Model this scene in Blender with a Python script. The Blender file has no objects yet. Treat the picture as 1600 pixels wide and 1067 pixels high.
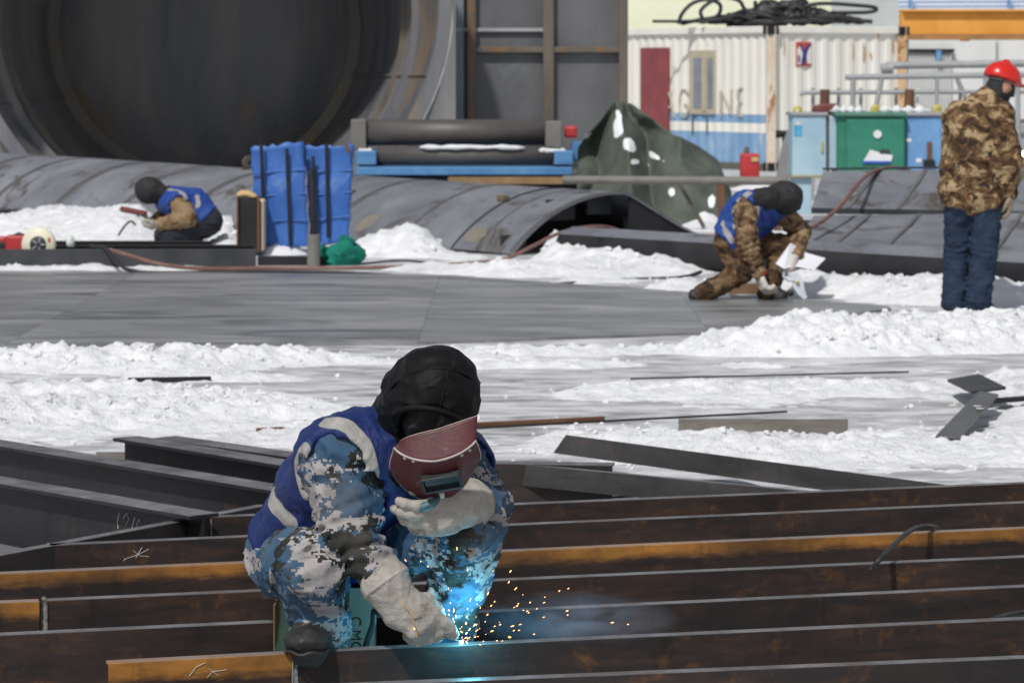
import bpy, math, random
import numpy as np
from mathutils import Vector, Matrix
random.seed(7); np.random.seed(7)
SC = bpy.context.scene
COL = SC.collection
R = math.radians
# ------------------------------------------------------------------ camera, sky, sun, exposure
F, H, HY = 5000.0, 1.77, 104.0          # focal length in photo pixels, eye height, horizon row
cam = bpy.data.cameras.new('camera'); camo = bpy.data.objects.new('camera', cam); COL.objects.link(camo)
camo.location = (0, 0, H); camo.rotation_euler = (R(90), 0, 0)
cam.sensor_width = 36; cam.lens = F / 1600 * 36; cam.shift_y = -(533.5 - HY) / 1600
cam.clip_start = .1; cam.clip_end = 4000
cam.dof.use_dof = True; cam.dof.focus_distance = 8.55; cam.dof.aperture_fstop = 11
SC.camera = camo
SUN_EL, SUN_AZ = 50, 203                 # azimuth clockwise from +Y: light comes from behind the camera, a little to the left
w = bpy.data.worlds.new('World'); SC.world = w; w.use_nodes = True
nt = w.node_tree; bg = nt.nodes['Background']
sky = nt.nodes.new('ShaderNodeTexSky'); sky.sky_type = 'NISHITA'; sky.sun_disc = False
sky.sun_elevation = R(SUN_EL); sky.sun_rotation = R(SUN_AZ); sky.air_density = 1.0; sky.dust_density = 3.0; sky.altitude = 1500
hs = nt.nodes.new('ShaderNodeHueSaturation'); hs.inputs['Saturation'].default_value = .32
nt.links.new(sky.outputs[0], hs.inputs['Color']); nt.links.new(hs.outputs[0], bg.inputs[0])
bg.inputs[1].default_value = .085
sl = bpy.data.lights.new('sun', 'SUN'); so = bpy.data.objects.new('sun', sl); COL.objects.link(so)
sl.energy = 2.7; sl.angle = R(2.5); sl.color = (1, .965, .92)
_a, _e = R(SUN_AZ), R(SUN_EL)
so.rotation_euler = Vector((math.sin(_a) * math.cos(_e), math.cos(_a) * math.cos(_e), math.sin(_e))).to_track_quat('Z', 'Y').to_euler()
so.location = (0, 0, 30)
SC.view_settings.view_transform = 'Standard'; SC.view_settings.look = 'None'
SC.view_settings.exposure = 0.2; SC.view_settings.gamma = 1
SC.render.engine = 'CYCLES'
SC.cycles.use_denoising = True
SC.cycles.max_bounces = 6; SC.cycles.volume_bounces = 0
SC.cycles.sample_clamp_indirect = 4

# ------------------------------------------------------------------ helpers
def P(x, y, d):
    "photo pixel at distance d -> point"
    return Vector(((x - 800) * d / F, d, H - (y - HY) * d / F))
def G(x, y, z=0.0):
    "photo pixel of a point at height z -> point"
    d = F * (H - z) / (y - HY)
    return Vector(((x - 800) * d / F, d, z))
INV = {}                                 # object name -> matrix that takes world coords to the mesh's own coords
def props(o, label=None, cat=None, group=None, kind=None):
    if label: o['label'] = label
    if cat: o['category'] = cat
    if group: o['group'] = group
    if kind: o['kind'] = kind
    return o
def thing(name, label, cat, loc=(0, 0, 0), rz=0.0, group=None):
    o = bpy.data.objects.new(name, None); COL.objects.link(o)
    o.empty_display_size = .1
    o.location = loc; o.rotation_euler = (0, 0, rz)
    INV[o.name] = (Matrix.Translation(Vector(loc)) @ Matrix.Rotation(rz, 4, 'Z')).inverted()
    return props(o, label, cat, group)
def link(name, me, mat, parent=None, loc=None, local=False):
    V = np.empty(len(me.vertices) * 3, dtype=np.float32); me.vertices.foreach_get('co', V); V = V.reshape(-1, 3)
    if parent is not None:
        inv = INV[parent.name]
        if not local:
            m = np.array(inv); V = V @ m[:3, :3].T.astype(np.float32) + m[:3, 3].astype(np.float32)
    else:
        if loc is None:
            lo, hi = V.min(0), V.max(0); loc = ((lo[0] + hi[0]) / 2, (lo[1] + hi[1]) / 2, lo[2])
        inv = Matrix.Translation(Vector([float(c) for c in loc])).inverted()
        V = V - np.array(loc, dtype=np.float32)
    me.vertices.foreach_set('co', V.ravel()); me.update()
    o = bpy.data.objects.new(name, me); COL.objects.link(o)
    if mat is not None:
        for m in (mat if isinstance(mat, (list, tuple)) else [mat]): me.materials.append(m)
    if parent is not None: o.parent = parent
    else: o.location = [float(c) for c in loc]
    INV[o.name] = inv
    return o
def mesh(name, V, Fc, smooth=False, mi=None):
    me = bpy.data.meshes.new(name)
    me.from_pydata([tuple(map(float, v)) for v in V], [], [tuple(map(int, f)) for f in Fc])
    if smooth: me.polygons.foreach_set('use_smooth', [True] * len(me.polygons))
    if mi is not None: me.polygons.foreach_set('material_index', mi)
    me.update(); return me
def fastmesh(name, V, Q, smooth=True):
    "numpy vertices + (n,4) or (n,3) faces"
    me = bpy.data.meshes.new(name); k = Q.shape[1]
    me.vertices.add(len(V)); me.vertices.foreach_set('co', V.astype(np.float32).ravel())
    me.loops.add(Q.size); me.loops.foreach_set('vertex_index', Q.astype(np.int32).ravel())
    me.polygons.add(len(Q)); me.polygons.foreach_set('loop_start', np.arange(0, Q.size, k, dtype=np.int32))
    me.polygons.foreach_set('loop_total', np.full(len(Q), k, dtype=np.int32))
    me.polygons.foreach_set('use_smooth', np.full(len(Q), smooth))
    me.update(calc_edges=True); return me
def attr(me, name, vals):
    a = me.attributes.new(name, 'FLOAT', 'POINT'); a.data.foreach_set('value', np.asarray(vals, dtype=np.float32))
class MB:
    def __init__(s): s.v = []; s.f = []; s.m = []; s.sm = []
    def add(s, V, Fc, mi=0, smooth=False):
        n = len(s.v); s.v += [Vector(v) for v in V]
        for f in Fc: s.f.append([i + n for i in f]); s.m.append(mi); s.sm.append(smooth)
        return s
    def hexa(s, p, mi=0):   # 4 bottom ccw, 4 top ccw
        return s.add(p, [(3, 2, 1, 0), (4, 5, 6, 7), (0, 1, 5, 4), (1, 2, 6, 5), (2, 3, 7, 6), (3, 0, 4, 7)], mi)
    def box(s, c, sz, M=None, mi=0):
        c = Vector(c); a, b, h = [q / 2 for q in sz]
        p = [Vector(q) for q in ((-a, -b, -h), (a, -b, -h), (a, b, -h), (-a, b, -h), (-a, -b, h), (a, -b, h), (a, b, h), (-a, b, h))]
        return s.hexa([(M @ q if M else q) + c for q in p], mi)
    def prism(s, poly, d, mi=0):   # polygon (3d points) pushed along d
        n = len(poly); d = Vector(d); A = [Vector(p) for p in poly]; B = [p + d for p in A]
        nrm = Vector((0, 0, 0))
        for i in range(n): nrm += A[i].cross(A[(i + 1) % n])
        fl = nrm.dot(d) > 0
        fs = [tuple(range(n)), tuple(range(n, 2 * n))]
        fs[0 if fl else 1] = tuple(reversed(fs[0 if fl else 1]))
        sd = [(i, (i + 1) % n, n + (i + 1) % n, n + i) for i in range(n)]
        if not fl: sd = [tuple(reversed(q)) for q in sd]
        return s.add(A + B, fs + sd, mi)
    def tube(s, pts, r, n=8, mi=0, caps=True, smooth=True, flat=None):
        pts = [Vector(p) for p in pts]; k = len(pts)
        rs = r if isinstance(r, (list, tuple)) else [r] * k
        V = []; up = None
        for i in range(k):
            t = (pts[min(i + 1, k - 1)] - pts[max(i - 1, 0)])
            if t.length < 1e-9: t = Vector((0, 0, 1))
            t.normalize()
            if up is None: up = Vector((0, 0, 1)) if abs(t.z) < .9 else Vector((0, 1, 0))
            a = t.cross(up)
            if a.length < 1e-4: a = t.orthogonal()
            a.normalize(); b = a.cross(t); b.normalize(); up = b
            for j in range(n):
                q = 2 * math.pi * j / n + (math.pi / n if n == 4 else 0)
                V.append(pts[i] + a * (math.cos(q) * rs[i]) + b * (math.sin(q) * rs[i] * (flat or 1)))
        Fc = [(i * n + j, i * n + (j + 1) % n, (i + 1) * n + (j + 1) % n, (i + 1) * n + j) for i in range(k - 1) for j in range(n)]
        Fc = [tuple(reversed(f)) for f in Fc]
        s.add(V, Fc, mi, smooth and n > 4)
        if caps: s.add(V[:n], [tuple(range(n))], mi); s.add(V[-n:], [tuple(reversed(range(n)))], mi)
        return s
    def lathe(s, prof, c, ax=(0, 0, 1), n=24, mi=0, a0=0, a1=2 * math.pi, smooth=True):
        "prof: (radius, height) pairs along ax"
        ax = Vector(ax).normalized(); u = ax.orthogonal().normalized(); v = ax.cross(u); c = Vector(c)
        full = abs(a1 - a0 - 2 * math.pi) < 1e-6; m = n if full else n + 1
        V = [c + ax * h + (u * math.cos(a0 + (a1 - a0) * j / n) + v * math.sin(a0 + (a1 - a0) * j / n)) * r for r, h in prof for j in range(m)]
        Fc = [(i * m + j, i * m + (j + 1) % m, (i + 1) * m + (j + 1) % m, (i + 1) * m + j) for i in range(len(prof) - 1) for j in range(n)]
        return s.add(V, Fc, mi, smooth)
    def build(s, name, mat, parent=None, loc=None, local=False, bevel=0, merge=False):
        me = mesh(name, s.v, s.f, mi=s.m); me.polygons.foreach_set('use_smooth', s.sm)
        o = link(name, me, mat, parent, loc, local)
        if bevel:
            b = o.modifiers.new('bevel', 'BEVEL'); b.width = bevel; b.segments = 2; b.limit_method = 'ANGLE'; b.angle_limit = R(40)
        return o
def rotm(ax, deg): return Matrix.Rotation(R(deg), 3, ax)
def frame(dirx, up=(0, 0, 1)):
    "3x3 matrix with local x along dirx"
    x = Vector(dirx).normalized(); y = Vector(up).cross(x).normalized(); z = x.cross(y)
    return Matrix((x, y, z)).transposed()
def spline(pts, n=8):
    "Catmull-Rom through pts"
    p = [Vector(q) for q in pts]; p = [p[0] * 2 - p[1]] + p + [p[-1] * 2 - p[-2]]; out = []
    for i in range(1, len(p) - 2):
        for k in range(n):
            t = k / n
            out.append(.5 * (2 * p[i] + (p[i + 1] - p[i - 1]) * t + (2 * p[i - 1] - 5 * p[i] + 4 * p[i + 1] - p[i + 2]) * t * t + (3 * p[i] - p[i - 1] - 3 * p[i + 1] + p[i + 2]) * t ** 3))
    return out + [p[-2]]
# numpy noise ------------------------------------------------------
def _hash(ix, iy, iz, s=0):
    h = (ix.astype(np.int64) * 374761393 + iy.astype(np.int64) * 668265263 + iz.astype(np.int64) * 2147483647 + s * 974711) & 0xffffffff
    h = ((h ^ (h >> 13)) * 1274126177) & 0xffffffff
    return ((h ^ (h >> 16)) & 0xffff) / 65535.0
def vnoise(p, s=0):
    i = np.floor(p).astype(np.int64); f = p - i; f = f * f * (3 - 2 * f); r = 0
    for a in (0, 1):
        for b in (0, 1):
            for c in (0, 1):
                wgt = (f[:, 0] if a else 1 - f[:, 0]) * (f[:, 1] if b else 1 - f[:, 1]) * (f[:, 2] if c else 1 - f[:, 2])
                r = r + wgt * _hash(i[:, 0] + a, i[:, 1] + b, i[:, 2] + c, s)
    return r
def fbm(p, o=4, s=0):
    r = 0; a = .5
    for k in range(o): r = r + a * vnoise(p * 2 ** k, s + k); a *= .5
    return r / (1 - .5 ** o)
def worley(p, s=0):
    i = np.floor(p).astype(np.int64); best = np.full(len(p), 9.0)
    for a in (-1, 0, 1):
        for b in (-1, 0, 1):
            jx, jy = i[:, 0] + a, i[:, 1] + b; z = np.zeros_like(jx)
            dx = jx + _hash(jx, jy, z, s) - p[:, 0]; dy = jy + _hash(jx, jy, z, s + 5) - p[:, 1]
            best = np.minimum(best, dx * dx + dy * dy)
    return np.sqrt(best)
# ------------------------------------------------------------------ materials
MATS = {}
class N:
    def __init__(s, name):
        s.m = bpy.data.materials.new(name); s.m.use_nodes = True; s.t = s.m.node_tree; s.b = s.t.nodes['Principled BSDF']
        s.tc = s.n('ShaderNodeTexCoord')
    def n(s, typ, **kw):
        x = s.t.nodes.new(typ)
        for k, v in kw.items(): setattr(x, k, v)
        return x
    def l(s, a, b): s.t.links.new(a, b)
    def mp(s, scale=(1, 1, 1), loc=(0, 0, 0), src=None):
        x = s.n('ShaderNodeMapping'); x.inputs['Scale'].default_value = scale; x.inputs['Location'].default_value = loc
        s.l(src or s.tc.outputs['Object'], x.inputs[0]); return x.outputs[0]
    def noise(s, vec, scale, det=5, rough=.6, dist=0):
        x = s.n('ShaderNodeTexNoise'); x.inputs['Scale'].default_value = scale; x.inputs['Detail'].default_value = det
        x.inputs['Roughness'].default_value = rough; x.inputs['Distortion'].default_value = dist; s.l(vec, x.inputs['Vector']); return x.outputs['Fac']
    def ramp(s, fac, stops, const=False):
        x = s.n('ShaderNodeValToRGB'); e = x.color_ramp.elements
        if const: x.color_ramp.interpolation = 'CONSTANT'
        while len(e) < len(stops): e.new(.5)
        for el, (p, c) in zip(e, stops):
            el.position = p; el.color = (c, c, c, 1) if isinstance(c, (int, float)) else (*c, 1)
        s.l(fac, x.inputs[0]); return x.outputs[0]
    def mix(s, fac, a, b, mode='MIX'):
        x = s.n('ShaderNodeMix', data_type='RGBA', blend_type=mode)
        if isinstance(fac, (int, float)): x.inputs[0].default_value = fac
        else: s.l(fac, x.inputs[0])
        for k, q in ((6, a), (7, b)):
            if isinstance(q, (tuple, list)): x.inputs[k].default_value = (*q, 1)
            else: s.l(q, x.inputs[k])
        return x.outputs[2]
    def math(s, op, a, b=None, clamp=False):
        x = s.n('ShaderNodeMath', operation=op, use_clamp=clamp)
        for k, q in ((0, a), (1, b)):
            if q is None: continue
            if isinstance(q, (int, float)): x.inputs[k].default_value = q
            else: s.l(q, x.inputs[k])
        return x.outputs[0]
    def at(s, name):
        x = s.n('ShaderNodeAttribute', attribute_name=name); return x.outputs['Fac']
    def bump(s, h, strength, dist=.01):
        x = s.n('ShaderNodeBump'); x.inputs['Strength'].default_value = strength; x.inputs['Distance'].default_value = dist
        s.l(h, x.inputs['Height']); s.l(x.outputs[0], s.b.inputs['Normal'])
    def fin(s, col=None, rough=None, metal=0, spec=.5):
        if col is not None:
            if isinstance(col, (tuple, list)): s.b.inputs['Base Color'].default_value = (*col, 1)
            else: s.l(col, s.b.inputs['Base Color'])
        if rough is not None:
            if isinstance(rough, (int, float)): s.b.inputs['Roughness'].default_value = rough
            else: s.l(rough, s.b.inputs['Roughness'])
        s.b.inputs['Metallic'].default_value = metal; s.b.inputs['Specular IOR Level'].default_value = spec
        return s.m
def surf(name, c1, c2, scale=4, rough=(.4, .7), metal=0, spec=.5, bump=.15, bscale=60, stretch=(1, 1, 1), wear=None, wthr=.62, wscale=3, bdist=.003):
    "two-tone worn surface; wear = colour of patches (rust, dirt, bare metal)"
    if name in MATS: return MATS[name]
    k = N(name); v = k.mp(stretch, (random.random() * 9, random.random() * 9, 0))
    n1 = k.noise(v, scale, 6, .65, .3); col = k.ramp(n1, [(.3, c1), (.7, c2)])
    if wear is not None:
        n2 = k.noise(v, wscale, 8, .7, .6); f = k.ramp(n2, [(wthr - .03, 0.0), (wthr + .05, 1.0)]); col = k.mix(f, col, wear)
    ro = k.ramp(n1, [(.25, rough[0]), (.75, rough[1])])
    if bump: k.bump(k.noise(k.mp(), bscale, 4, .6), bump, bdist)
    MATS[name] = k.fin(col, ro, metal, spec); return MATS[name]
def m_beam(name, rust=.5, top=0.0, hz=.22, scale=(.020, .017, .017)):
    "mill-scale steel with orange-brown rust running along the bar; top = depth of a rusted band along the upper edge"
    if name in MATS: return MATS[name]
    k = N(name); o = k.tc.outputs['Object']
    v = k.mp((.9, 5, 7), (random.random() * 20, 0, 0)); n1 = k.noise(v, 2.2, 8, .7, .4)
    v2 = k.mp((2.5, 6, 9), (random.random() * 20, 3, 0)); n2 = k.noise(v2, 3, 8, .75, .2)
    col = k.ramp(n1, [(.25, scale), (.5, tuple(c * 1.5 for c in scale)), (.75, tuple(c * 2.1 for c in scale))])
    rc = k.ramp(n2, [(.25, (.022, .009, .006)), (.5, (.062, .025, .011)), (.75, (.19, .08, .022))])
    fac = k.ramp(n1, [(.60 - rust * .35, 0.0), (.95 - rust * .3, .8)])
    if top:
        sx = k.n('ShaderNodeSeparateXYZ'); k.l(o, sx.inputs[0])
        z = k.math('ADD', sx.outputs[2], k.math('MULTIPLY', k.math('SUBTRACT', n2, .5), .05))
        z = k.math('ADD', z, k.math('MULTIPLY', k.math('SUBTRACT', n1, .5), .03))
        ft = k.ramp(k.math('DIVIDE', z, hz), [(max(0, 1 - top - .05), 0.0), (1 - top + .06, 1.0)])
        oc = k.ramp(n2, [(.2, (.22, .085, .02)), (.6, (.40, .18, .04)), (.85, (.50, .25, .07))])
        col = k.mix(fac, col, rc); col = k.mix(ft, col, oc)
    else: col = k.mix(fac, col, rc)
    n4 = k.noise(k.mp((1, 1, 1), (random.random() * 20, 2, 0)), 7, 8, .72, .3); fl = k.ramp(n4, [(.56, 0.0), (.74, .25 + rust * .9)])   # mottled orange flecks
    col = k.mix(fl, col, k.ramp(n2, [(.3, (.10, .04, .015)), (.7, (.30, .13, .035))]))
    n5 = k.noise(k.mp((.7, 1, 1.6), (random.random() * 20, 8, 0)), 2.4, 6, .6); col = k.mix(k.ramp(n5, [(.35, .7), (.6, 0.0)]), col, (.014, .013, .014))
    v3 = k.mp((6, 3, .8), (random.random() * 20, 5, 0)); n3 = k.noise(v3, 2.0, 6, .65)        # run-down stains
    col = k.mix(k.ramp(n3, [(.56, 0.0), (.72, .55)]), col, tuple(c * .5 for c in scale))
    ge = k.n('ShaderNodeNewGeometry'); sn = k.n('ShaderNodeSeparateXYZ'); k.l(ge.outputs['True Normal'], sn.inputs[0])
    fr = k.math('MULTIPLY', k.math('GREATER_THAN', sn.outputs[2], .85), k.ramp(n4, [(.3, .95), (.62, .25)])); col = k.mix(fr, col, (.23, .23, .24))   # worn upper face, with sky sheen painted in as light grey
    k.bump(k.noise(k.mp((1, 1, 1)), 90, 4, .7), .25, .002)
    ro = k.ramp(n1, [(.3, .38), (.7, .62)])
    MATS[name] = k.fin(col, ro, .1, .3); return MATS[name]
def m_digital(name='digital_camouflage', light=(.37, .345, .345), blue=(.04, .10, .178), dark=(.018, .022, .02), cell=.0058):
    k = N(name); sn = k.n('ShaderNodeVectorMath', operation='SNAP'); sn.inputs[1].default_value = (cell,) * 3
    k.l(k.tc.outputs['Object'], sn.inputs[0]); q = sn.outputs[0]
    v = k.mp((.85, 1, 1.45), src=q); n1 = k.noise(v, 7.5, 5, .66); n2 = k.noise(k.mp((1, 1, 1.3), (5, 2, 7), q), 7.5, 5, .66)
    n3 = k.noise(k.mp((1, 1, 1.2), (1, 8, 3), q), 60, 1, .5)
    a = k.math('ADD', n1, k.math('MULTIPLY', k.math('SUBTRACT', n3, .5), .16)); b = k.math('ADD', n2, k.math('MULTIPLY', k.math('SUBTRACT', n3, .5), .18))
    col = k.mix(k.math('GREATER_THAN', a, .472), light, blue)
    col = k.mix(k.math('GREATER_THAN', b, .555), col, dark)
    fd = k.noise(k.mp(), 5, 5, .6); col = k.mix(k.ramp(fd, [(.42, 0.0), (.72, .5)]), col, (.12, .105, .085))
    k.bump(k.noise(k.mp(), 26, 6, .65, 1.2), .5, .012)
    return k.fin(col, .85, 0, .25)
def m_woodland(name, pal, scale=7):
    k = N(name); v = k.mp((1, 1, 1.25)); n1 = k.noise(v, scale, 5, .6, .8); n2 = k.noise(k.mp((1, 1, 1.2), (4, 4, 4)), scale * 1.1, 5, .6, .8)
    col = k.ramp(n1, [(0, pal[0]), (.40, pal[1]), (.47, pal[2]), (.55, pal[3])], True)
    col = k.mix(k.ramp(n2, [(.60, 0.0), (.62, 1.0)]), col, pal[1]); col = k.mix(k.ramp(n2, [(.37, 1.0), (.39, 0.0)]), col, pal[4])
    k.bump(k.noise(k.mp(), 18, 5, .65, 1.0), .6, .02)
    return k.fin(col, .9, 0, .2)
def m_vest(name='vest_fabric', blue=(.009, .024, .125)):
    k = N(name); f = k.ramp(k.at('band'), [(.5, 0.0), (.52, 1.0)])
    n = k.noise(k.mp((1, 1, 1)), 9, 6, .65, .8); b = k.mix(k.ramp(n, [(.3, 0.0), (.75, .55)]), blue, tuple(c * .45 for c in blue))
    t = k.mix(k.ramp(k.noise(k.mp(), 30, 6, .7), [(.35, 0.0), (.7, .8)]), (.36, .35, .335), (.21, .205, .19))
    k.bump(k.noise(k.mp((1, 1, .6)), 14, 5, .65, 1.5), .55, .02)
    return k.fin(k.mix(f, b, t), .6, 0, .35)
def m_snow(name='snow'):
    k = N(name); n = k.noise(k.mp(), 5, 8, .7); col = k.ramp(n, [(.3, (.70, .72, .75)), (.62, (.88, .89, .91))])
    d = k.noise(k.mp((1, 1, 1), (3, 3, 3)), 1.3, 8, .75); col = k.mix(k.ramp(d, [(.53, 0.0), (.74, .6)]), col, (.40, .385, .37))
    gr = k.noise(k.mp((1, 1, 1), (9, 1, 4)), 75, 3, .6); col = k.mix(k.ramp(gr, [(.68, 0.0), (.76, .7)]), col, (.20, .18, .16))
    h = k.math('ADD', k.noise(k.mp(), 28, 6, .7), k.math('MULTIPLY', k.noise(k.mp(), 110, 3, .6), .35))
    k.bump(h, .8, .025)
    return k.fin(col, .75, 0, .25)
def m_emit(name, c, s):
    k = N(name); k.b.inputs['Emission Color'].default_value = (*c, 1); k.b.inputs['Emission Strength'].default_value = s; return k.fin(c, .5)
def plain(name, c, rough=.6, metal=0, spec=.5, var=.35, scale=8, bump=.1):
    return surf(name, tuple(q * (1 - var) for q in c), tuple(min(1, q * (1 + var * .6)) for q in c), scale, (max(.05, rough - .12), min(1, rough + .12)), metal, spec, bump, 50)
# ------------------------------------------------------------------ signed-distance sculpting (surface nets)
def cone(a, b, ra, rb=None, tag='x', k=.03): return ('c', np.array(a, float), np.array(b, float), ra, ra if rb is None else rb, tag, k)
def ell(c, r, M=None, tag='x', k=.03): return ('e', np.array(c, float), np.array(r, float), np.array(M) if M is not None else np.eye(3), None, tag, k)
def pdist(pr, X):
    if pr[0] == 'c':
        ba = pr[2] - pr[1]; pa = X - pr[1]; t = np.clip(pa @ ba / max(1e-9, ba @ ba), 0, 1)
        return np.linalg.norm(pa - t[..., None] * ba, axis=-1) - (pr[3] + (pr[4] - pr[3]) * t)
    q = (X - pr[1]) @ pr[3]; r = pr[2]
    l = np.linalg.norm(q / r, axis=-1); g = np.linalg.norm(q / (r * r), axis=-1)
    return np.where(l > 1e-6, l * (l - 1) / np.maximum(g, 1e-9), -r.min())
def pbox(pr):
    if pr[0] == 'c':
        m = max(pr[3], pr[4]); return np.minimum(pr[1], pr[2]) - m, np.maximum(pr[1], pr[2]) + m
    m = pr[2].max(); return pr[1] - m, pr[1] + m
def sculpt(name, prims, h, sub=(), fold=0.0, fs=14.0, cut=None, grow=0.0, seed=0, wr=None):
    "smooth union of prims, minus sub prims; cut(X,D)->D; returns mesh, verts, face centres"
    B = [pbox(p) for p in prims]; mg = .03 + grow + 2 * h
    lo = np.min([b[0] for b in B], 0) - mg; hi = np.max([b[1] for b in B], 0) + mg
    n = np.ceil((hi - lo) / h).astype(int) + 1
    ax = [lo[i] + h * np.arange(n[i]) for i in range(3)]
    D = np.full(n, .2)
    def blk(b, m):
        i0 = np.clip(np.floor((b[0] - m - lo) / h).astype(int), 0, n); i1 = np.clip(np.ceil((b[1] + m - lo) / h).astype(int) + 1, 0, n)
        sl_ = tuple(slice(i0[k], i1[k]) for k in range(3))
        X = np.stack(np.meshgrid(*[ax[k][sl_[k]] for k in range(3)], indexing='ij'), -1); return sl_, X
    for p, b in zip(prims, B):
        k = p[6]; s_, X = blk(b, .06 + grow + k)
        if 0 in X.shape: continue
        d = pdist(p, X) - grow; c = D[s_]; hh = np.maximum(k - np.abs(c - d), 0) / k
        D[s_] = np.minimum(c, d) - hh * hh * k * .25
    for p in sub:
        k = p[6]; s_, X = blk(pbox(p), .05 + k)
        if 0 in X.shape: continue
        d = -pdist(p, X); c = D[s_]; hh = np.maximum(k - np.abs(c - d), 0) / k
        D[s_] = np.maximum(c, d) + hh * hh * k * .25
    if fold or cut or wr:
        I = np.nonzero(np.abs(D) < .08); X = np.stack([ax[k][I[k]] for k in range(3)], -1); v = D[I]
        if fold:
            q = X * fs; wv = np.stack([vnoise(q * .5, seed), vnoise(q * .5 + 31, seed), vnoise(q * .5 + 57, seed)], -1) - .5
            r = 1 - np.abs(2 * vnoise(q + wv * 2.2, seed + 3) - 1); q2 = q * np.array([1.9, 1.9, 2.8]); r2 = 1 - np.abs(2 * vnoise(q2 + wv * 3.2, seed + 9) - 1)
            v = v - fold * ((r ** 2 - .45) + .55 * (r2 ** 3 - .25))
        if wr: v = wr(X, v)
        if cut: v = cut(X, v)
        D[I] = v
    s = D < 0
    cnt = np.zeros(n - 1, np.int8)
    for a in (0, 1):
        for b in (0, 1):
            for c in (0, 1): cnt += s[a:n[0] - 1 + a, b:n[1] - 1 + b, c:n[2] - 1 + c]
    mixd = (cnt > 0) & (cnt < 8); ci = np.argwhere(mixd); idx = np.full(n - 1, -1, np.int64); idx[mixd] = np.arange(len(ci))
    pos = np.zeros((len(ci), 3)); num = np.zeros(len(ci))
    cor = [(a, b, c) for a in (0, 1) for b in (0, 1) for c in (0, 1)]
    for o1 in cor:
        for o2 in cor:
            if sum(abs(x - y) for x, y in zip(o1, o2)) != 1 or o1 > o2: continue
            d1 = D[tuple((ci + o1).T)]; d2 = D[tuple((ci + o2).T)]; cr = (d1 < 0) != (d2 < 0)
            t = np.where(cr, d1 / np.where(cr, d1 - d2, 1), 0)
            pos += cr[:, None] * (np.array(o1) + t[:, None] * (np.array(o2) - np.array(o1))); num += cr
    V = lo + h * (ci + pos / num[:, None])
    Q = []
    for a in range(3):
        b, c = (a + 1) % 3, (a + 2) % 3
        sa = [slice(1, -1)] * 3; sa[a] = slice(0, -1); sb = [slice(1, -1)] * 3; sb[a] = slice(1, None)
        A_, B_ = s[tuple(sa)], s[tuple(sb)]
        for flip, msk in ((False, A_ & ~B_), (True, ~A_ & B_)):
            e = np.argwhere(msk)
            if len(e) == 0: continue
            base = e.copy(); base[:, b] += 1; base[:, c] += 1
            base[:, a] = e[:, a]
            def cell(db, dc):
                q = base.copy(); q[:, b] += db; q[:, c] += dc; return idx[tuple(q.T)]
            f = np.stack([cell(-1, -1), cell(0, -1), cell(0, 0), cell(-1, 0)], 1)
            Q.append(f[:, ::-1] if flip else f)
    Q = np.concatenate(Q); Q = Q[(Q >= 0).all(1)]
    # one relaxing pass keeps the net even
    nb = np.zeros_like(V); nc = np.zeros(len(V))
    for i in range(4):
        np.add.at(nb, Q[:, i], V[Q[:, (i + 1) % 4]]); np.add.at(nc, Q[:, i], 1)
    V = V * .5 + .5 * nb / np.maximum(nc, 1)[:, None]
    return fastmesh(name, V, Q), V, V[Q].mean(1)
def tags(prims, X, order):
    best = np.full(len(X), 1e9); out = np.zeros(len(X), np.int32)
    for p in prims:
        d = pdist(p, X); m = d < best; best[m] = d[m]; out[m] = order.index(p[5])
    return out
# ------------------------------------------------------------------ shared materials
SNOW = m_snow()
STEEL = surf('dark_plate_steel', (.026, .028, .034), (.06, .062, .068), 2.5, (.4, .65), .1, .35, .2, 40, (1, 1, .5), (.10, .065, .045), .66, 2)
STEELB = surf('blue_grey_plate_steel', (.125, .132, .152), (.235, .245, .27), 1.3, (.45, .7), .1, .4, .15, 30, (1, 1, .6), (.085, .075, .068), .58, 1.8)
DARKIN = surf('shell_inner_steel', (.07, .083, .115), (.25, .24, .225), 1.0, (.35, .6), .15, .5, .2, 14, (1, 1, .16), (.22, .17, .12), .58, 1.1)
RIBST = surf('stiffener_steel', (.08, .072, .062), (.18, .16, .13), 1.4, (.45, .7), .2, .5, .2, 20, (1, 1, .5), (.20, .12, .06), .58, 1.5)
RUST = surf('rusty_bar', (.09, .04, .022), (.20, .10, .05), 5, (.6, .85), .1, .4, .3, 60)
BLACKST = surf('black_steel', (.010, .010, .012), (.026, .026, .028), 3, (.45, .7), .0, .3, .15, 40)
GREYP = surf('grey_painted_pipe', (.26, .27, .28), (.36, .37, .38), 4, (.45, .65), 0, .5, .1, 40, wear=(.2, .15, .11), wthr=.68)
WHITEP = surf('white_container_paint', (.74, .725, .65), (.84, .83, .76), 2, (.5, .7), 0, .4, .1, 30, (1, 1, .35), (.46, .27, .13), .70, 2.4)
RUSTW = surf('rusted_white_paint', (.55, .42, .30), (.75, .71, .62), 3, (.6, .8), 0, .4, .2, 40, (1, 1, .3), (.36, .17, .07), .56, 3)
BLUEP = surf('faded_blue_paint', (.16, .30, .50), (.26, .42, .62), 3, (.5, .7), 0, .4, .1, 30, (1, 1, .4), (.45, .52, .58), .62, 3)
SKYBLUE = surf('pale_blue_cabinet_paint', (.27, .43, .54), (.44, .58, .66), 2.4, (.5, .7), 0, .4, .1, 40, (1, 1, .6), (.20, .15, .11), .72, 3)
BLUECAB = surf('blue_cabinet_paint', (.10, .24, .48), (.18, .36, .60), 3, (.45, .65), 0, .45, .1, 40, wear=(.17, .12, .08), wthr=.70)
GREENP = surf('green_cabinet_paint', (.018, .16, .105), (.035, .23, .155), 3, (.45, .65), 0, .45, .1, 40, wear=(.03, .10, .05), wthr=.64)
MAROON = surf('maroon_door_paint', (.20, .045, .05), (.27, .07, .075), 3, (.55, .7), 0, .4, .08, 40)
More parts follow.
